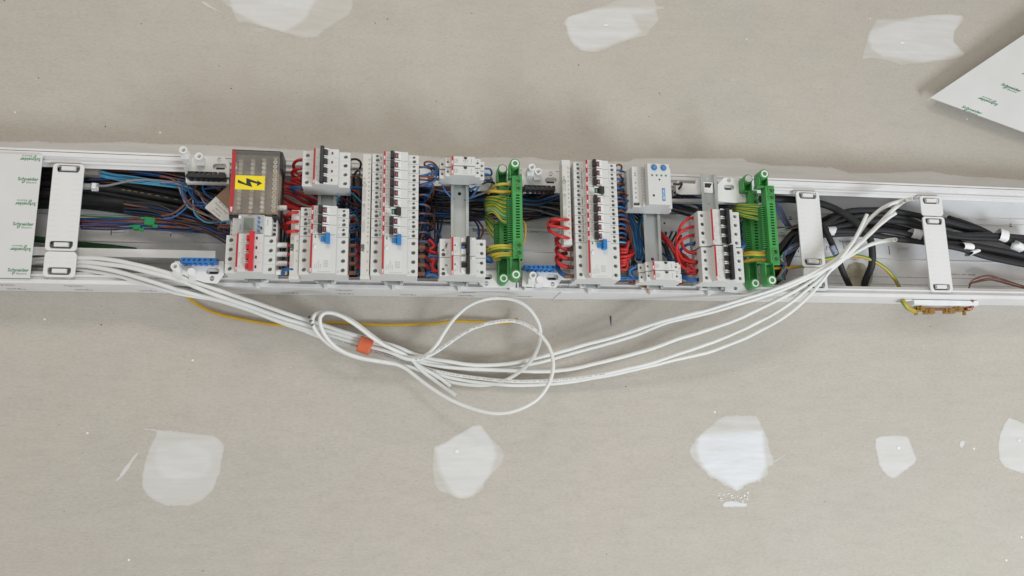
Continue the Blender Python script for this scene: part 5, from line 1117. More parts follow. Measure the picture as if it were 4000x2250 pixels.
# red wires in front of the capped busbar, and fat loops with sleeves
for i, (y0, xr, P) in enumerate(((672, 0, [(325, 672, 150), (230, 672, 168), (140, 668, 168), (130, 690, 150), (180, 700, 130), (240, 712, 120)]), (760, 0, [(328, 762, 150), (230, 745, 168), (120, 728, 168), (100, 705, 155), (150, 690, 130), (240, 700, 110)]), (852, 0, [(330, 855, 150), (240, 835, 168), (150, 800, 168), (100, 755, 155), (140, 728, 130), (240, 740, 110)]))):
    wr('red_wire', '%s red wire crossing the capped busbar strip' % ('top', 'middle', 'lowest')[i], [at(5, *q) for q in P], 3.1, wire['red'], 'red wires crossing the capped busbar strip', 9)
for i, y in enumerate((950, 1040, 1120, 1205)):
    fer(5, 308, y, 136, '%s brown sleeve under the capped busbar strip' % ('top', 'second', 'third', 'bottom')[i], 'brown sleeves under the capped busbar strip')
    c = 'red' if i < 3 else 'blue'
    P = [(290, y, 136), (240, y - 12, 138), (190, y - 50, 134), (180, y - 90, 118), (215, y - 120, 96), (270, y - 130, 80)] if i < 3 else [(290, y, 136), (240, y - 15, 132), (200, y - 55, 122), (190, y - 120, 105), (225, y - 160, 85)]
    wr(c + '_wire', '%s fat %s loop curling under the capped busbar strip' % (('top', 'second', 'third', 'lowest')[i], c), [at(5, *q) for q in P], 4.3, wire[c], 'fat loops curling under the capped busbar strip', 10)
# outputs of column beside relay
for i in range(9):
    y = 165 + 85 * i
    for j, c in enumerate(('brown', 'blue')):
        yy = y + 45 * j; xr = 770 + 12 * (i / 2) + random.uniform(5, 55); dy_ = random.uniform(-16, 24)
        cc = 'lblue' if (i == 8 and j) else c
        P = [(736 + i * 3, yy, 134), (765 + i * 3, yy - 8 + dy_ * .3, 134), (xr, yy + 8 + dy_ * .6, random.uniform(112, 128)), (xr + random.uniform(-8, 18), yy + 40 + dy_, 100), (xr - random.uniform(-15, 40), yy + 70 + dy_, 75), (xr - random.uniform(-40, 50), yy + 110 + dy_, 46)]
        wr(cc.replace('lblue', 'light_blue') + '_wire', '%s output loop of the %s breaker in the relay side column' % (nm[cc], ORD[i]), [at(5, *q) for q in P], 2.1, wire[cc], None, 8)
G = 'blue wires running down between the breaker column and the bare rail'
for i in range(16):
    f = i / 15; P = [(770 + 40 * f, 560 + random.uniform(-25, 25), 60), (840 + 60 * f, 620, 72), (885 + 80 * f, 740, 80), (915 + 70 * f, 880, 82), (925 + 65 * f, 980, 80), (935 + 55 * f, 1050, 70)]
    if i > 11: P = [(985 + random.uniform(-10, 20), 650, 40)] + P[2:]
    c = 'blue' if i % 5 else 'lblue'
    wr('blue_wire', 'blue wire running down between breaker column and bare rail', jit([at(5, *q) for q in P], 2), 2.0, wire[c], G, 8)
for i in range(4):
    P = [(755, 600 + 8 * i, 80), (820, 640 + 6 * i, 92), (850 + 6 * i, 760, 96), (880, 880, 92), (905, 980, 80), (890, 1050, 60)]
    wr('brown_wire', 'brown wire running down beside the blue ones', jit([at(5, *q) for q in P], 2), 2.1, wire['brown'], 'brown wires running down beside the blue ones', 8)
for i in range(7):
    y = 960 + i * 31; q_ = random.uniform(-34, 14); P = [(768, y, 134), (830, y - 5 + q_ * .3, 138), (880 + q_, y - 40 + q_, 130), (878 + q_, y - 70 + q_ * .5, 110), (830, y - 60, 90), (780, y - 50, 70)]
    wr('red_wire', 'thick red loop beside the blue toggled switch of the relay side column', jit([at(5, *q) for q in P], 2.2), 2.7, wire['red'], 'thick red loops beside the relay side column', 9)
for i in range(4):
    wr('blue_wire', 'blue wire at the foot of the relay side column', jit(W(5, [(772, 1215 + 7 * i, 132), (840, 1215 + 6 * i, 128), (900, 1218 + 3 * i, 130), (990, 1218, 140)]), 1), 2.4, wire['blue'], 'blue wires at the foot of the relay side column', 8)
bundle(5, [(760, 470, 40), (820, 560, 45), (900, 640, 45), (960, 720, 40)], 8, ['black', 'dblue', 'black', 'blue'], 2.3, 40, '# wire dropping behind the grey timer relay', 'wires dropping behind the grey timer relay', 8)
bundle(5, [(740, 700, 40), (800, 780, 45), (860, 860, 45), (880, 1040, 40)], 10, ['black', 'dblue', 'brown', 'blue'], 2.3, 50, '# wire deep behind the red loops', 'wires deep behind the red loops', 8)
wr('brown_wire', 'brown arc of wire into the timer relay', W(5, [(890, 452, 136), (850, 442, 134), (805, 455, 125), (805, 510, 105), (830, 570, 80)]), 2.1, wire['brown'], None, 8)
wr('blue_wire', 'blue arc of wire into the timer relay', W(5, [(890, 496, 136), (850, 495, 134), (815, 515, 125), (820, 555, 105), (850, 590, 80)]), 2.6, wire['blue'], None, 8)
wr('black_wire', 'black looped wire leaving the timer relay', W(5, [(1285, 335, 120), (1330, 338, 116), (1358, 325, 112), (1350, 360, 104), (1290, 425, 90)]), 2.4, wire['black'], None, 8)
for i, P in enumerate(([(985, 1125, 138), (920, 1120, 142), (870, 1150, 140), (875, 1190, 136), (920, 1215, 134), (990, 1218, 134)], [(985, 1140, 132), (930, 1135, 134), (885, 1165, 132), (890, 1210, 130)])):
    wr('blue_wire', ('outer', 'inner')[i] + ' blue loop beside the two small contactors', [at(5, *q) for q in P], 2.6, wire['blue'], None, 8)
wr('brown_wire', 'brown wire curling under the two small contactors', W(5, [(850, 1150, 120), (845, 1200, 120), (870, 1240, 120), (920, 1260, 118), (865, 1275, 116), (930, 1285, 112)]), 2.0, wire['brown'], None, 8)
wr('brown_wire', 'orange-brown wire hanging over the lower trunking edge', W(5, [(980, 1298, 100), (1030, 1322, 98), (1090, 1322, 96), (1140, 1305, 96)]), 1.9, mat('wire_orange', (.35, .11, .04), .4), None, 8)
wr('brown_wire', 'small brown hook of wire right of the small contactors', W(5, [(1310, 1290, 118), (1370, 1280, 120), (1375, 1265, 120), (1330, 1270, 116)]), 1.9, wire['brown'], None, 8)
wr('black_wire', 'two dark wires dropping behind the bare rail', W(5, [(1165, 880, 40), (1200, 930, 44), (1225, 1010, 46), (1260, 1060, 40)]), 3, wire['black'], None, 8)
wr('black_wire', 'thin dark wire near the foot of the bare rail', W(5, [(1165, 985, 40), (1220, 1020, 44), (1290, 1070, 46)]), 2.6, wire['dblue'], None, 8)
# red feed to last two breakers
for i in range(5):
    P = [(1160, 790 + 12 * i, 80), (1230, 860 + 10 * i, 90), (1300, 950 + 14 * i, 100), (1380, 1010 + 38 * i if i < 4 else 1170, 118), (1440, 1050 + 32 * i if i < 4 else 1180, 128), (1500, (1070, 1085, 1155, 1170, 1178)[i], 136)]
    wr('red_wire', 'red feed wire running from the rail to the lower switched off breaker', jit([at(5, *q) for q in P], 1), 3.0, wire['red'], 'red feed wires to the lower switched off breaker', 9)
for i, (ya, yb2, xo) in enumerate(((650, 990, 1335), (735, 1080, 1310), (815, 1160, 1310))):
    P = [(1480, ya, 136), (1420, ya + 14, 140), (xo + 25, ya + 70, 138), (xo, ya + 150, 132), (xo + 40, yb2 - 60, 130), (1430, yb2 - 12, 132), (1500, yb2, 136)]
    wr('red_wire', '%s red link wire looping between the two switched off breakers' % ('longest outer', 'middle', 'lowest')[i], [at(5, *q) for q in P], 3.1, wire['red'], None, 9)
wr('blue_wire', 'blue wire into the fourth pole of the upper switched off breaker', W(5, [(1480, 895, 136), (1420, 905, 132), (1370, 935, 120), (1330, 990, 100), (1300, 1050, 70)]), 3.0, wire['blue'], None, 9)
for i in range(2): wr('blue_wire', ('upper', 'lower')[i] + ' blue wire into the bottom pole of the last breaker', W(5, [(1510, 1238 + 12 * i, 136), (1440, 1232 + 14 * i, 132), (1380, 1200 + 22 * i, 122), (1330, 1150 + 20 * i, 100)]), 3.0, wire['blue'], None, 9)
wr('grey_wire', 'grey wire stub beside the bottom blue wires of the last breaker', W(5, [(1325, 1218, 110), (1370, 1240, 118), (1410, 1243, 116)]), 2.6, wire['grey'], None, 8)
wr('black_wire', 'black ring of wire in front of the red feed wires', W(5, [(1330, 1150, 126), (1375, 1146, 130), (1400, 1158, 130), (1360, 1166, 126), (1335, 1160, 124)]), 2.2, wire['black'], None, 8)
for i, y in enumerate((655, 735, 815, 895, 990, 1075, 1155, 1240)):
    p = at(5, 1478 if i < 4 else 1502, y, 136); b = MB(); b.box((p.x - 1, p.y - 4, 131), (p.x + 4, p.y + 4, 142), dark_m, 1)
    link('wire_end_sleeve', b.mesh('wire_end_sleeve'), label='%s black wire entry on the side of the %s switched off breaker' % (('top', 'second', 'third', 'bottom')[i % 4], 'upper' if i < 4 else 'lower'), cat='sleeve', group='black wire entries of the switched off breakers')
# dark bundle behind relay and last rail
bundle(5, [(1180, 470, 26), (1400, 520, 28), (1600, 590, 30), (1760, 620, 30), (1950, 640, 30)], 16, ['black', 'grey', 'black', 'black', 'dblue'], 3.0, 40, '# wire in the dark bundle behind the last rail', 'wires of the dark bundle behind the last rail', 10)
for k_, P_, n_, cols_, sp_, lab_ in (
    (3, [(655, 470, 30), (660, 640, 34), (650, 850, 34), (645, 1040, 36), (640, 1225, 30)], 15, ['dblue', 'black', 'black', 'dblue', 'brown'], 62, '# wire deep between the short column and the tall busbar'),
    (3, [(20, 690, 28), (20, 820, 30), (10, 960, 34), (0, 1100, 34), (0, 1215, 30)], 12, ['black', 'red', 'dblue', 'black'], 56, '# wire deep between the main switch and the short busbar'),
    (3, [(1270, 480, 24), (1280, 700, 26), (1275, 900, 30), (1270, 1060, 34), (1300, 1215, 30)], 10, ['black', 'dblue', 'black', 'brown'], 60, '# wire deep between the middle column and the wide breakers'),
    (5, [(800, 430, 26), (830, 600, 28), (850, 800, 30), (860, 960, 30), (880, 1110, 30)], 22, ['black', 'dblue', 'black', 'dblue', 'brown'], 92, '# wire deep behind the blue wires of the relay side column'),
    (6, [(620, 470, 26), (640, 620, 30), (650, 780, 34), (640, 960, 34), (640, 1120, 30)], 10, ['black', 'dblue', 'grey', 'brown'], 52, '# wire deep between the last breakers and the far green bars'),
    (5, [(1290, 800, 20), (1270, 900, 24), (1290, 1040, 28), (1330, 1180, 28)], 5, ['black', 'dblue'], 30, '# wire deep beside the small contactors')):
    bundle(k_, P_, n_, cols_, 2.3, sp_, lab_, lab_.replace('# wire', 'wires'), 12)
# earth wires of the far pair
GF = 'earth wires fanning into the far green bars'
for i in range(8):
    P = [(798, 492 + 22 * i, 132), (740, 484 + 20 * i, 128), (640, 482 + 17 * i, 116), (560, 485 + 13 * i, 95), (525, 505 + 8 * i, 60), (500, 560, 40)]
    ew('green and yellow earth wire fanning into the far green bars', GF, jit([at(6, *q) for q in P], 1.0), 1.75, i % 2 == 0, 2)
for i in range(5):
    P = [(650, 590 + 10 * i, 90), (610, 580 + 10 * i, 84), (570, 560 + 8 * i, 70), (540, 560, 50)]
    ew('green and yellow earth wire fanning into the far green bars', GF, jit([at(6, *q) for q in P], 1.0), 1.6, i % 2 == 1, 2)
for i, (P, s_) in enumerate((([(820, 940, 138), (760, 936, 136), (680, 932, 134), (610, 945, 120)], 'ochre'), ([(820, 962, 138), (760, 960, 136), (690, 956, 134), (615, 965, 120)], None), ([(825, 1012, 138), (760, 1006, 136), (690, 1004, 134), (615, 1020, 120)], 'ochre'), ([(700, 1036, 100), (650, 1036, 100), (600, 1048, 96)], 'yellow'), ([(790, 1078, 70), (900, 1080, 60), (1040, 1078, 50), (1180, 1062, 44)], 'ochre'))):
    ew(('top thick earth wire at the far green bars', 'second thick earth wire at the far green bars', 'third thick earth wire at the far green bars', 'lowest short earth wire at the far green bars', 'yellow earth wire running behind the far green bars to the clip')[i], None, [at(6, *q) for q in P], 3.3, False, .4, s_)
# right of last breakers and beyond far green bars
bundle(6, [(590, 620, 90), (640, 700, 70), (640, 800, 60), (620, 880, 80)], 7, ['black', 'blue', 'brown', 'grey'], 1.9, 34, '# wire between the last breakers and far green bars', 'wires between the last breakers and far green bars', 8)
wr('blue_wire', 'blue loop beside the upper switched off breaker', W(6, [(585, 880, 128), (620, 875, 130), (620, 850, 120), (600, 830, 100)]), 3, wire['blue'], None, 8)
for i in range(5):
    wr('grey_wire', 'thin dark wire running from far green bars to the second clip', jit(W(6, [(930, 700 + 6 * i, 60), (1000, 690 + 10 * i, 55), (1080, 690 + 3 * i, 50), (1180, 670, 44)]), 2), 1.6, wire[('brown', 'black', 'grey', 'green', 'grey')[i]], 'thin wires from far green bars to the second clip')
bundle(6, [(905, 470, 50), (960, 540, 50), (1000, 620, 46), (1050, 700, 40)], 3, ['blue', 'brown', 'blue'], 2.2, 10, '# wire behind the head of the far green bar', 'wires behind the head of the far green bar', 2)
G = 'black cables converging behind the second retainer clip'
for i in range(13):
    f = i / 12; y0 = 860 + 330 * f
    P = [(900 - 40 * f, y0 + 60, 24 + (i % 3) * 8), (980, y0 - 20, 30 + (i % 3) * 8), (1060, y0 - 120 - 60 * f, 34 + (i % 3) * 8), (1140, 720 + 120 * f, 34 + (i % 3) * 8), (1260, 640 + 110 * f, 32)]
    wr('black_cable', 'black cable converging behind the second retainer clip', jit([at(6, *q) for q in P], 2), 4.2, bcab_m, G, 9)
for i, c in enumerate(('blue', 'brown', 'grey', 'blue', 'brown', 'lblue', 'green', 'yellow', 'grey', 'brown', 'blue')):
    f = i / 10; P = [(1140 - 20 * f, 830 + 60 * f, 60), (1040 - 10 * i, 900 + 10 * i, 66), (985 + 4 * i, 1010 + 6 * i, 66), (1010 - 10 * i, 1110 + 8 * i, 60), (960 - 6 * i + (i % 2) * 60, 1190, 50)]
    wr('%s_wire' % nm.get(c, c).replace(' ', '_'), '%s core curving between far green bars and second clip' % nm.get(c, c), jit([at(6, *q) for q in P], 2.5), 1.7, wire[c], 'coloured cores between far green bars and second clip')
# ------------------------------------------------------------------ open end of the trunking
blackr = [[(-30, 540, 30), (60, 520, 40), (270, 500, 50), (450, 400, 50), (700, 380, 46), (900, 395, 44), (1130, 440, 40), (1350, 480, 36), (1600, 560, 30), (1750, 610, 28), (2100, 720, 26)],
          [(-30, 600, 30), (60, 560, 36), (270, 520, 44), (480, 440, 44), (700, 420, 40), (950, 440, 40), (1150, 520, 36), (1400, 590, 40), (1700, 600, 44), (2100, 620, 40)],
          [(-30, 640, 30), (60, 600, 36), (270, 545, 40), (480, 500, 40), (700, 470, 40), (950, 480, 40), (1150, 550, 40), (1400, 610, 40), (1700, 630, 40), (2100, 650, 36)],
          [(-30, 700, 30), (60, 640, 30), (300, 570, 36), (550, 560, 40), (800, 560, 40), (1000, 590, 40), (1200, 650, 40), (1450, 680, 36), (1700, 720, 36), (2100, 800, 36)],
          [(-30, 740, 24), (100, 620, 30), (330, 590, 30), (600, 590, 34), (900, 630, 36), (1150, 665, 40), (1450, 720, 44), (1700, 790, 44), (2100, 870, 40)],
          [(-30, 660, 20), (200, 560, 24), (450, 470, 28), (750, 500, 28), (1050, 560, 28), (1300, 620, 28), (1550, 690, 28), (1800, 740, 28), (2100, 780, 28)],
          [(1350, 450, 20), (1500, 490, 20), (1650, 560, 22), (1850, 660, 22), (2100, 760, 22)],
          [(200, 530, 20), (500, 520, 20), (800, 530, 20), (1150, 600, 20), (1500, 700, 20), (2100, 830, 20)],
          [(150, 520, 16), (400, 410, 18), (700, 400, 18), (1000, 420, 18), (1200, 480, 18), (1500, 560, 16), (2100, 720, 16)]]
for i, P in enumerate(blackr):
    wr('black_cable', 'black cable of the bundle crossing the open end of the trunking', jit([at(7, *q) for q in P], 1.5), 6.5 if i in (0, 2, 3, 4) else 5.6, bcab_m, 'black cables crossing the open end of the trunking', 12)
wr('black_cable', 'thickest black cable bending down into the plaster hole', W(7, [(-300, 285, 40), (0, 290, 50), (235, 325, 54), (400, 390, 60), (560, 500, 66), (660, 620, 66), (685, 740, 60), (680, 860, 46), (640, 960, 24), (610, 1050, 2)]), 7.6, bcab_m, None, 14)
o = wr('black_cable', 'flat black cable with silvery tag going down behind white cables', W(7, [(255, 520, 60), (300, 600, 60), (345, 700, 58), (385, 800, 50), (430, 920, 40), (490, 1045, 30)]), 6.5, bcab_m, None, 10, flat=.6)
b = MB(); b.tube(W(7, [(330, 690, 63), (350, 730, 62), (368, 765, 61)]), 6.6, mat('clear_tag', (.25, .28, .38), .15, var=.5, vscale=120), 8); part('tag', b, o)
wr('earth_cable', 'striped green and yellow cable curving down the open end', W(7, [(180, 830, 50), (290, 805, 54), (440, 780, 56), (560, 780, 56), (680, 815, 54), (800, 890, 50), (880, 980, 40), (930, 1070, 20)]), 3.9, wire['ochre'], None, 12, m2=wire['green'], cat='cable', twist=.3, ph=.8)
# plaster hole
P = [at(7, x, y, 4) for x, y in [(455, 1035), (450, 930), (480, 860), (540, 835), (610, 850), (640, 900), (690, 930), (680, 1000), (660, 1045)]]
b = MB(); b.prism([(p.x, p.y) for p in P], 3.3, 6.2, sta_m, 'z'); link('plaster_stain', b.mesh('plaster_stain', .8), label='rough yellowish plaster hole where the thickest black cable enters', cat='plaster')
for i, (x, y, a, w_, h_) in enumerate(((315, 565, -10, 18, 26), (1062, 588, 8, 22, 30), (1815, 600, 10, 20, 38), (1500, 700, 0, 24, 24), (1555, 750, -20, 20, 14), (1955, 700, 20, 20, 28))):
    p = at(7, x, y, 44); d = Vector((math.cos(math.radians(a + 5)), -math.sin(math.radians(a + 5)), 0)); q = Vector((-d.y, d.x, 0)); b = MB(); n_ = 16; vs = []
    for e_ in (-1, -.33, .33, 1):
        for k in range(n_):
            an = 2 * math.pi * k / n_; v = p + d * (e_ * w_ / 2 + 1.6 * math.sin(an * 2 + i) ) + q * (math.cos(an) * h_ * .36) + Vector((0, 0, math.sin(an) * 13)); vs.append(v + Vector((noise.noise(v * .2), noise.noise(v * .25 + Vector((5, 0, 0))), 0)) * 1.6)
    b.add(vs, [(e_ * n_ + k, e_ * n_ + (k + 1) % n_, (e_ + 1) * n_ + (k + 1) % n_, (e_ + 1) * n_ + k) for e_ in range(3) for k in range(n_)], wtape_m, True)
    link('white_tape', b.mesh('white_tape'), label=('white tape band just past the second clip', 'white tape band left of the last clip', 'white tape band with a torn tip on the upper black cables', 'white tape band on the lower black cables past the last clip', 'smallest white tape band on the lowest black cable', 'white tape band nearest the frame edge')[i], cat='tape', group='white tape bands on the black cables')
for i in range(5):
    wr('copper_wire', 'reddish copper strand arching in the open trunking end', jit(W(7, [(1522, 1075, 12), (1532, 1040, 20), (1568 - 6 * i, 985 + 9 * i, 26), (1690, 948 + 12 * i, 30), (1800, 975 + 8 * i, 30), (2000, 1035 + 5 * i, 30), (2150, 1070, 30)]), 1.8), 1.2, mat('copper_dull', (.27, .13, .10), .45, .2), 'copper strands in the open trunking end', 7)
# earth clamp on the underside
t = thing('earth_clamp', 'brass earth clamp on white block under the trunking', 'earth clamp')
p = at(7, 1285, 1190, 45); b = MB(); b.box((p.x - 78, YB - 13, 34), (p.x + 78, YB - .5, 62), wht_m, 1); b.box((p.x - 95, YB - 3, 26), (p.x + 82, YB - .4, 58), brk_m); part('block', b, t, 1)
zc = 46; b = MB(); a = at(7, 1040, 1240, zc); c_ = at(7, 1530, 1235, zc)
b.box((a.x, a.y - 3.2, zc - 3), (c_.x, a.y + 3.0, zc + 3), cop_m); part('bar', b, t, .6)
for x, y, r in ((1110, 1240, 7), (1190, 1262, 8), (1365, 1258, 8), (1440, 1245, 7)):
    q = at(7, x, y, zc + 4); b = MB(); b.box((q.x - r * 1.5, q.y - r * .7, zc - 6), (q.x + r * 1.5, q.y + r * .8, zc + 5), brass_m, 1); b.cyl((q.x, q.y), r * .75, zc + 5, zc + 9, brass_m, 6, smooth=False); b.cyl((q.x, q.y), r * .4, zc + 9, zc + 10, brass_m, 14); part('clamp_nut', b, t, .4)
for x, y in ((1065, 1260), (1110, 1220), (1482, 1222), (1485, 1262), (1420, 1225)):
    q = at(7, x, y, zc); b = MB(); b.cyl((q.x, zc), 3.0, q.y - 9, q.y + 8, brass_m, 12, axis='x') if False else b.box((q.x - 3, q.y - 9, zc - 3), (q.x + 3, q.y + 9, zc + 3), brass_m, .6); part('stud', b, t, .8)
wr('earth_cable', 'short striped earth cable from the trunking to the brass clamp', W(7, [(945, 1165, 60), (965, 1195, 62), (1000, 1235, 58), (1060, 1262, 50)]), 5, wire['ochre'], None, 12, m2=wire['green'], cat='cable', twist=.4)
wr('copper_pipe', 'bent copper rod at the far end of the brass clamp', W(7, [(1548, 1165, 60), (1550, 1200, 56), (1545, 1232, 50), (1500, 1240, 47)]), 4.4, cop_m, None, 12, cat='copper rod')

# ------------------------------------------------------------------ yellow wire on the wall
wr('yellow_wire', 'long yellow wire hanging across the wall under the trunking', W('a', [(0, 50, 30), (60, 85, 26), (200, 190, 16), (400, 275, 10), (700, 340, 8), (1000, 385, 8), (1250, 390, 8), (1450, 365, 9), (1650, 365, 9), (1850, 378, 8), (2100, 385, 8), (2400, 378, 8), (2600, 370, 8), (2750, 345, 10), (3000, 352, 10), (3250, 365, 10), (3360, 355, 14), (3400, 322, 22)]), 3.0, wire['ochre'], None, 10)

# ------------------------------------------------------------------ white cables
GW = 'loose white data cables hanging under the trunking'
def A(x, y, z): return at('a', x, y, z)
def B(x, y, z): return at('b', x, y, z)
def Cc(x, y, z): return at('c', x, y, z)
def L1(x, y, z): return at(1, x, y, z)
def S7(x, y, z): return at(7, x, y, z)
def smooth(pts, it=14):
    P = spline(pts); L = [0]
    for i in range(1, len(P)): L.append(L[-1] + (P[i] - P[i - 1]).length)
    n = int(L[-1] / 6); Q = []; i = 0
    for k in range(n + 1):
        s_ = L[-1] * k / n
        while i < len(P) - 2 and L[i + 1] < s_: i += 1
        Q.append(P[i].lerp(P[i + 1], min(1, (s_ - L[i]) / max(L[i + 1] - L[i], 1e-6))))
    for _ in range(it): Q = [Q[0]] + [(Q[j - 1] + Q[j] * 2 + Q[j + 1]) * .25 for j in range(1, len(Q) - 1)] + [Q[-1]]
    return Q
def wc(label, pts, r=3.5, ends=None, prt=None):
    pts = smooth(pts); sd_ = random.random() * 50
    pts = [p + Vector((noise.noise(Vector((i * .09, sd_, 0))), noise.noise(Vector((i * .09, sd_, 9))), 0)) * 1.5 + Vector((noise.noise(Vector((i * .35, sd_, 3))), noise.noise(Vector((i * .35, sd_, 5))), 0)) * .35 for i, p in enumerate(pts)]
    b = MB(); b.tube(pts, r, wcab_m, 14)
    o = link('white_cable', b.mesh('white_cable'), label=label, cat='cable', group=GW)
    for e in ends or ():
        P = spline(pts); p, q = (P[-1], P[-2]) if e else (P[0], P[1]); d = (p - q).normalized()
        b = MB(); b.tube([p - d * 1, p + d * .3], r * .78, mat('cable_core', (.25, .2, .18), .6, var=.5, vscale=900), 12); part('cut_end', b, o)
    if prt:
        s0, s1, txt, sz = prt; P = spline(pts); L = [0]
        for i in range(1, len(P)): L.append(L[-1] + (P[i] - P[i - 1]).length)
        tot = L[-1]; s = s0 * tot; i = 0; k = 0; b = MB(); step = sz * .78
        while s < s1 * tot:
            while L[i + 1] < s: i += 1
            f = (s - L[i]) / (L[i + 1] - L[i]); p = P[i].lerp(P[i + 1], f); T = (P[i + 1] - P[i]).normalized()
            n = (Vector((0, 0, D)) * .0 + Vector((0, -.15, 1))); n = (n - T * n.dot(T)).normalized(); S = n.cross(T)
            ch = txt[k % len(txt)]; k += 1
            if ch != ' ':
                R = Matrix((T, S, n)).transposed(); text(b, ch, p + n * (r + .12), sz, ink_m, mtx=R, bold=.01)
            s += step
        part('printing', b, o)
    return o
TX = 'TD CABLES - F/UTP 4 PAIRS CAT6 IEC61156-5 LSZH - '
# five long cables
wc('white cable reaching highest past the last clip, bent near its tip', [L1(180, 1030, 50), L1(400, 1012, 62), L1(600, 1006, 72), L1(760, 1012, 84), L1(1000, 1045, 96), L1(1200, 1085, 98), L1(1449, 1155, 98), A(250, -15, 94), A(600, 98, 84), A(1000, 243, 70), A(1400, 372, 50), A(1850, 512, 40), A(2250, 620, 34), B(0, 672, 30), B(300, 738, 26), B(600, 785, 24), B(850, 792, 22), B(1050, 770, 24), B(1300, 712, 30), B(1700, 600, 40), B(2200, 468, 52), Cc(250, 905, 70), Cc(600, 822, 88), Cc(1000, 703, 104), Cc(1500, 540, 112), Cc(1750, 415, 116), Cc(1960, 300, 120), Cc(2150, 110, 124), S7(620, 500, 124), S7(720, 400, 122), S7(800, 345, 120), S7(900, 308, 124), S7(990, 288, 132), S7(1045, 281, 150)], 4.0, (1,))
wc('white cable whose open end points up beside the highest one', [L1(180, 1060, 50), L1(400, 1045, 60), L1(600, 1040, 68), L1(760, 1046, 82), L1(1000, 1075, 94), L1(1200, 1120, 98), L1(1449, 1190, 96), A(250, 36, 90), A(600, 160, 78), A(1000, 298, 60), A(1400, 415, 44), A(1850, 548, 34), A(2250, 660, 28), B(0, 700, 22), B(300, 775, 16), B(600, 830, 14), B(850, 835, 14), B(1050, 810, 16), B(1300, 760, 22), B(1700, 650, 30), B(2200, 510, 40), Cc(250, 930, 60), Cc(600, 850, 78), Cc(1000, 740, 96), Cc(1500, 570, 106), Cc(1800, 420, 118), Cc(2050, 280, 128), S7(560, 680, 132), S7(700, 550, 134), S7(820, 420, 134), S7(900, 350, 138), S7(940, 318, 148), S7(965, 298, 170)], 4.2, (1,))
wc('white cable ending lowest past the second clip in a cut round face', [L1(180, 1050, 44), L1(400, 1062, 58), L1(600, 1068, 66), L1(760, 1085, 80), L1(1000, 1130, 90), L1(1200, 1190, 92), L1(1449, 1275, 90), A(250, 95, 78), A(600, 185, 64), A(1000, 343, 44), A(1400, 455, 30), A(1850, 585, 24), A(2250, 700, 20), B(0, 735, 18), B(300, 800, 18), B(600, 822, 20), B(900, 840, 22), B(1200, 852, 24), B(1500, 845, 28), B(1800, 790, 36), B(2200, 690, 46), B(2500, 600, 54), Cc(400, 1085, 62), Cc(800, 960, 74), Cc(1100, 840, 84), Cc(1400, 690, 94), Cc(1650, 560, 102), Cc(1850, 410, 110), Cc(2000, 310, 116), S7(500, 770, 120), S7(640, 692, 122), S7(780, 650, 130), S7(850, 640, 142), S7(885, 638, 165)], 4.0, (1,))
wc('printed white cable ending in a thin frayed tip', [L1(180, 1085, 40), L1(400, 1100, 50), L1(600, 1100, 60), L1(760, 1118, 72), L1(1000, 1165, 80), L1(1200, 1225, 82), L1(1449, 1300, 80), A(250, 108, 66), A(600, 196, 50), A(1000, 355, 32), A(1400, 478, 20), A(1850, 620, 16), A(2250, 745, 14), B(0, 770, 12), B(250, 845, 12), B(600, 905, 12), B(900, 945, 13), B(1200, 955, 14), B(1500, 940, 18), B(1850, 900, 24), B(2200, 820, 34), B(2500, 750, 42), Cc(400, 1235, 50), Cc(800, 1100, 60), Cc(1150, 945, 70), Cc(1450, 780, 82), Cc(1700, 580, 96), Cc(1860, 450, 106), Cc(2000, 340, 120), S7(560, 690, 132), S7(700, 560, 140), S7(820, 450, 142), S7(890, 406, 152)], 3.7, (1,), (.30, .62, TX, 3.0))
wc('white cable whose short blunt end points straight up', [L1(200, 1110, 40), L1(400, 1120, 48), L1(600, 1122, 56), L1(800, 1150, 66), L1(1100, 1215, 74), A(0, 20, 74), A(250, 82, 66), A(600, 178, 52), A(1000, 328, 26), A(1400, 500, 14), A(1850, 640, 12), A(2250, 760, 11), B(0, 800, 10), B(300, 890, 10), B(700, 968, 10), B(1000, 988, 12), B(1300, 988, 14), B(1600, 962, 18), B(2000, 890, 26), B(2400, 805, 36), Cc(300, 1315, 42), Cc(700, 1220, 52), Cc(1100, 1065, 62), Cc(1400, 905, 72), Cc(1600, 760, 84), Cc(1780, 570, 98), Cc(1900, 420, 112), Cc(2040, 250, 130), S7(500, 690, 138), S7(560, 580, 142), S7(640, 418, 150)], 3.6, (1,))
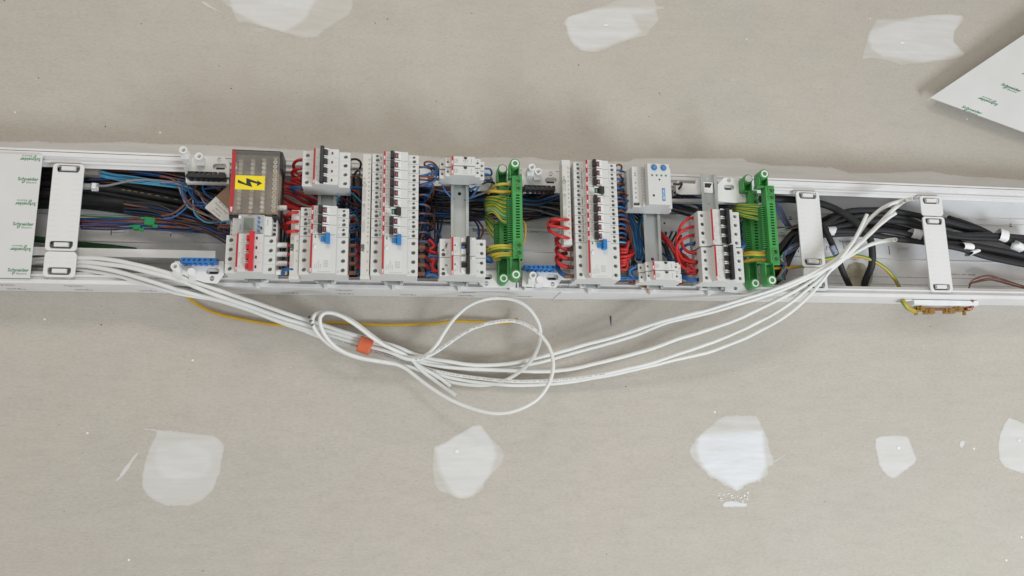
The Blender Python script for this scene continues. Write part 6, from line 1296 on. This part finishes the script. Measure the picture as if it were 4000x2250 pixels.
# two cables thrown into loops
wc('white cable thrown into the tallest loop and the small one with handwritten sixes', [L1(200, 1070, 34), L1(600, 1085, 50), L1(900, 1140, 62), A(0, 40, 66), A(600, 200, 46), A(1200, 410, 32), A(1850, 570, 28), A(2250, 690, 30), B(60, 735, 36), B(180, 700, 44), B(270, 590, 50), B(400, 375, 62), B(550, 220, 72), B(720, 130, 78), B(900, 104, 80), B(1070, 130, 80), B(1220, 230, 78), B(1310, 380, 74), B(1322, 520, 66), B(1270, 680, 50), B(1160, 810, 36), B(1010, 925, 12), B(850, 985, 8), B(650, 995, 7), B(430, 965, 7), B(200, 880, 8), B(0, 800, 14), A(2350, 795, 24), A(2050, 765, 32), A(1800, 715, 40), A(1600, 640, 50), A(1450, 540, 62), A(1355, 430, 74), A(1318, 340, 84), A(1332, 265, 88), A(1400, 235, 88), A(1500, 240, 86), A(1650, 290, 78), A(1800, 380, 68), A(1950, 500, 56), A(2100, 610, 44), A(2350, 720, 30), B(60, 800, 20), B(200, 905, 16), B(330, 1000, 14), B(470, 1095, 16)], 3.8, (1,))
wc('white cable thrown into the widest loop, printed along its arc', [L1(200, 1045, 30), L1(600, 1050, 46), L1(900, 1105, 58), A(0, 10, 60), A(600, 165, 40), A(1200, 385, 30), A(1700, 540, 34), A(2100, 650, 38), B(0, 740, 40), B(190, 700, 46), B(400, 560, 56), B(650, 410, 70), B(900, 345, 80), B(1100, 352, 86), B(1280, 440, 90), B(1400, 580, 92), B(1455, 760, 92), B(1430, 920, 90), B(1340, 1080, 86), B(1180, 1205, 80), B(1000, 1265, 74), B(850, 1275, 68), B(620, 1228, 60), B(350, 1105, 50), B(150, 970, 42), B(0, 850, 36), A(2230, 785, 36), A(1950, 740, 40), A(1680, 675, 50), A(1540, 580, 64), A(1450, 470, 78), A(1405, 360, 90), A(1400, 270, 96), A(1450, 230, 96), A(1560, 255, 92), A(1700, 330, 82), A(1880, 460, 68), A(2060, 590, 52), A(2300, 690, 32), B(60, 775, 22), B(250, 880, 18), B(330, 940, 16), B(410, 1005, 17)], 3.8, (1,), (.385, .52, TX, 3.4))
b = MB()
for x, y in ((1310, 305), (1325, 345), (1343, 383)): text(b, '6', A(x, y, 92), 9.5, dark_m, rot=-60, bold=.03)
link('handwritten_marks', b.mesh('handwritten_marks'), parent=[o for o in C.objects if o.get('label', '').startswith('white cable thrown into the tallest')][0])
# orange tape
p = A(1870, 588, 44); R = Matrix.Translation(p) @ Matrix.Rotation(math.radians(-19), 4, 'Z')
b = MB(); n_ = 9
prof_ = [(-15.5, 2), (-13, 6), (-8, 8), (0, 9.5), (8, 8.5), (12, 8), (15, 4), (15.5, -6), (10, -24), (-10, -28), (-15, -18)]
b.prism(prof_, -12.5, 12.5, otape_m, 'x'); b.v = [R @ (Vector((v.x * (1 + .05 * noise.noise(v * .3)) , v.y, v.z)) + Vector((noise.noise(v * .11) * 2.5, 0, 0))) for v in b.v]
link('orange_tape', b.mesh('orange_tape', 1.2), label='orange tape wrapped around the bundle of white cables', cat='tape')

sc.render.engine = 'CYCLES'
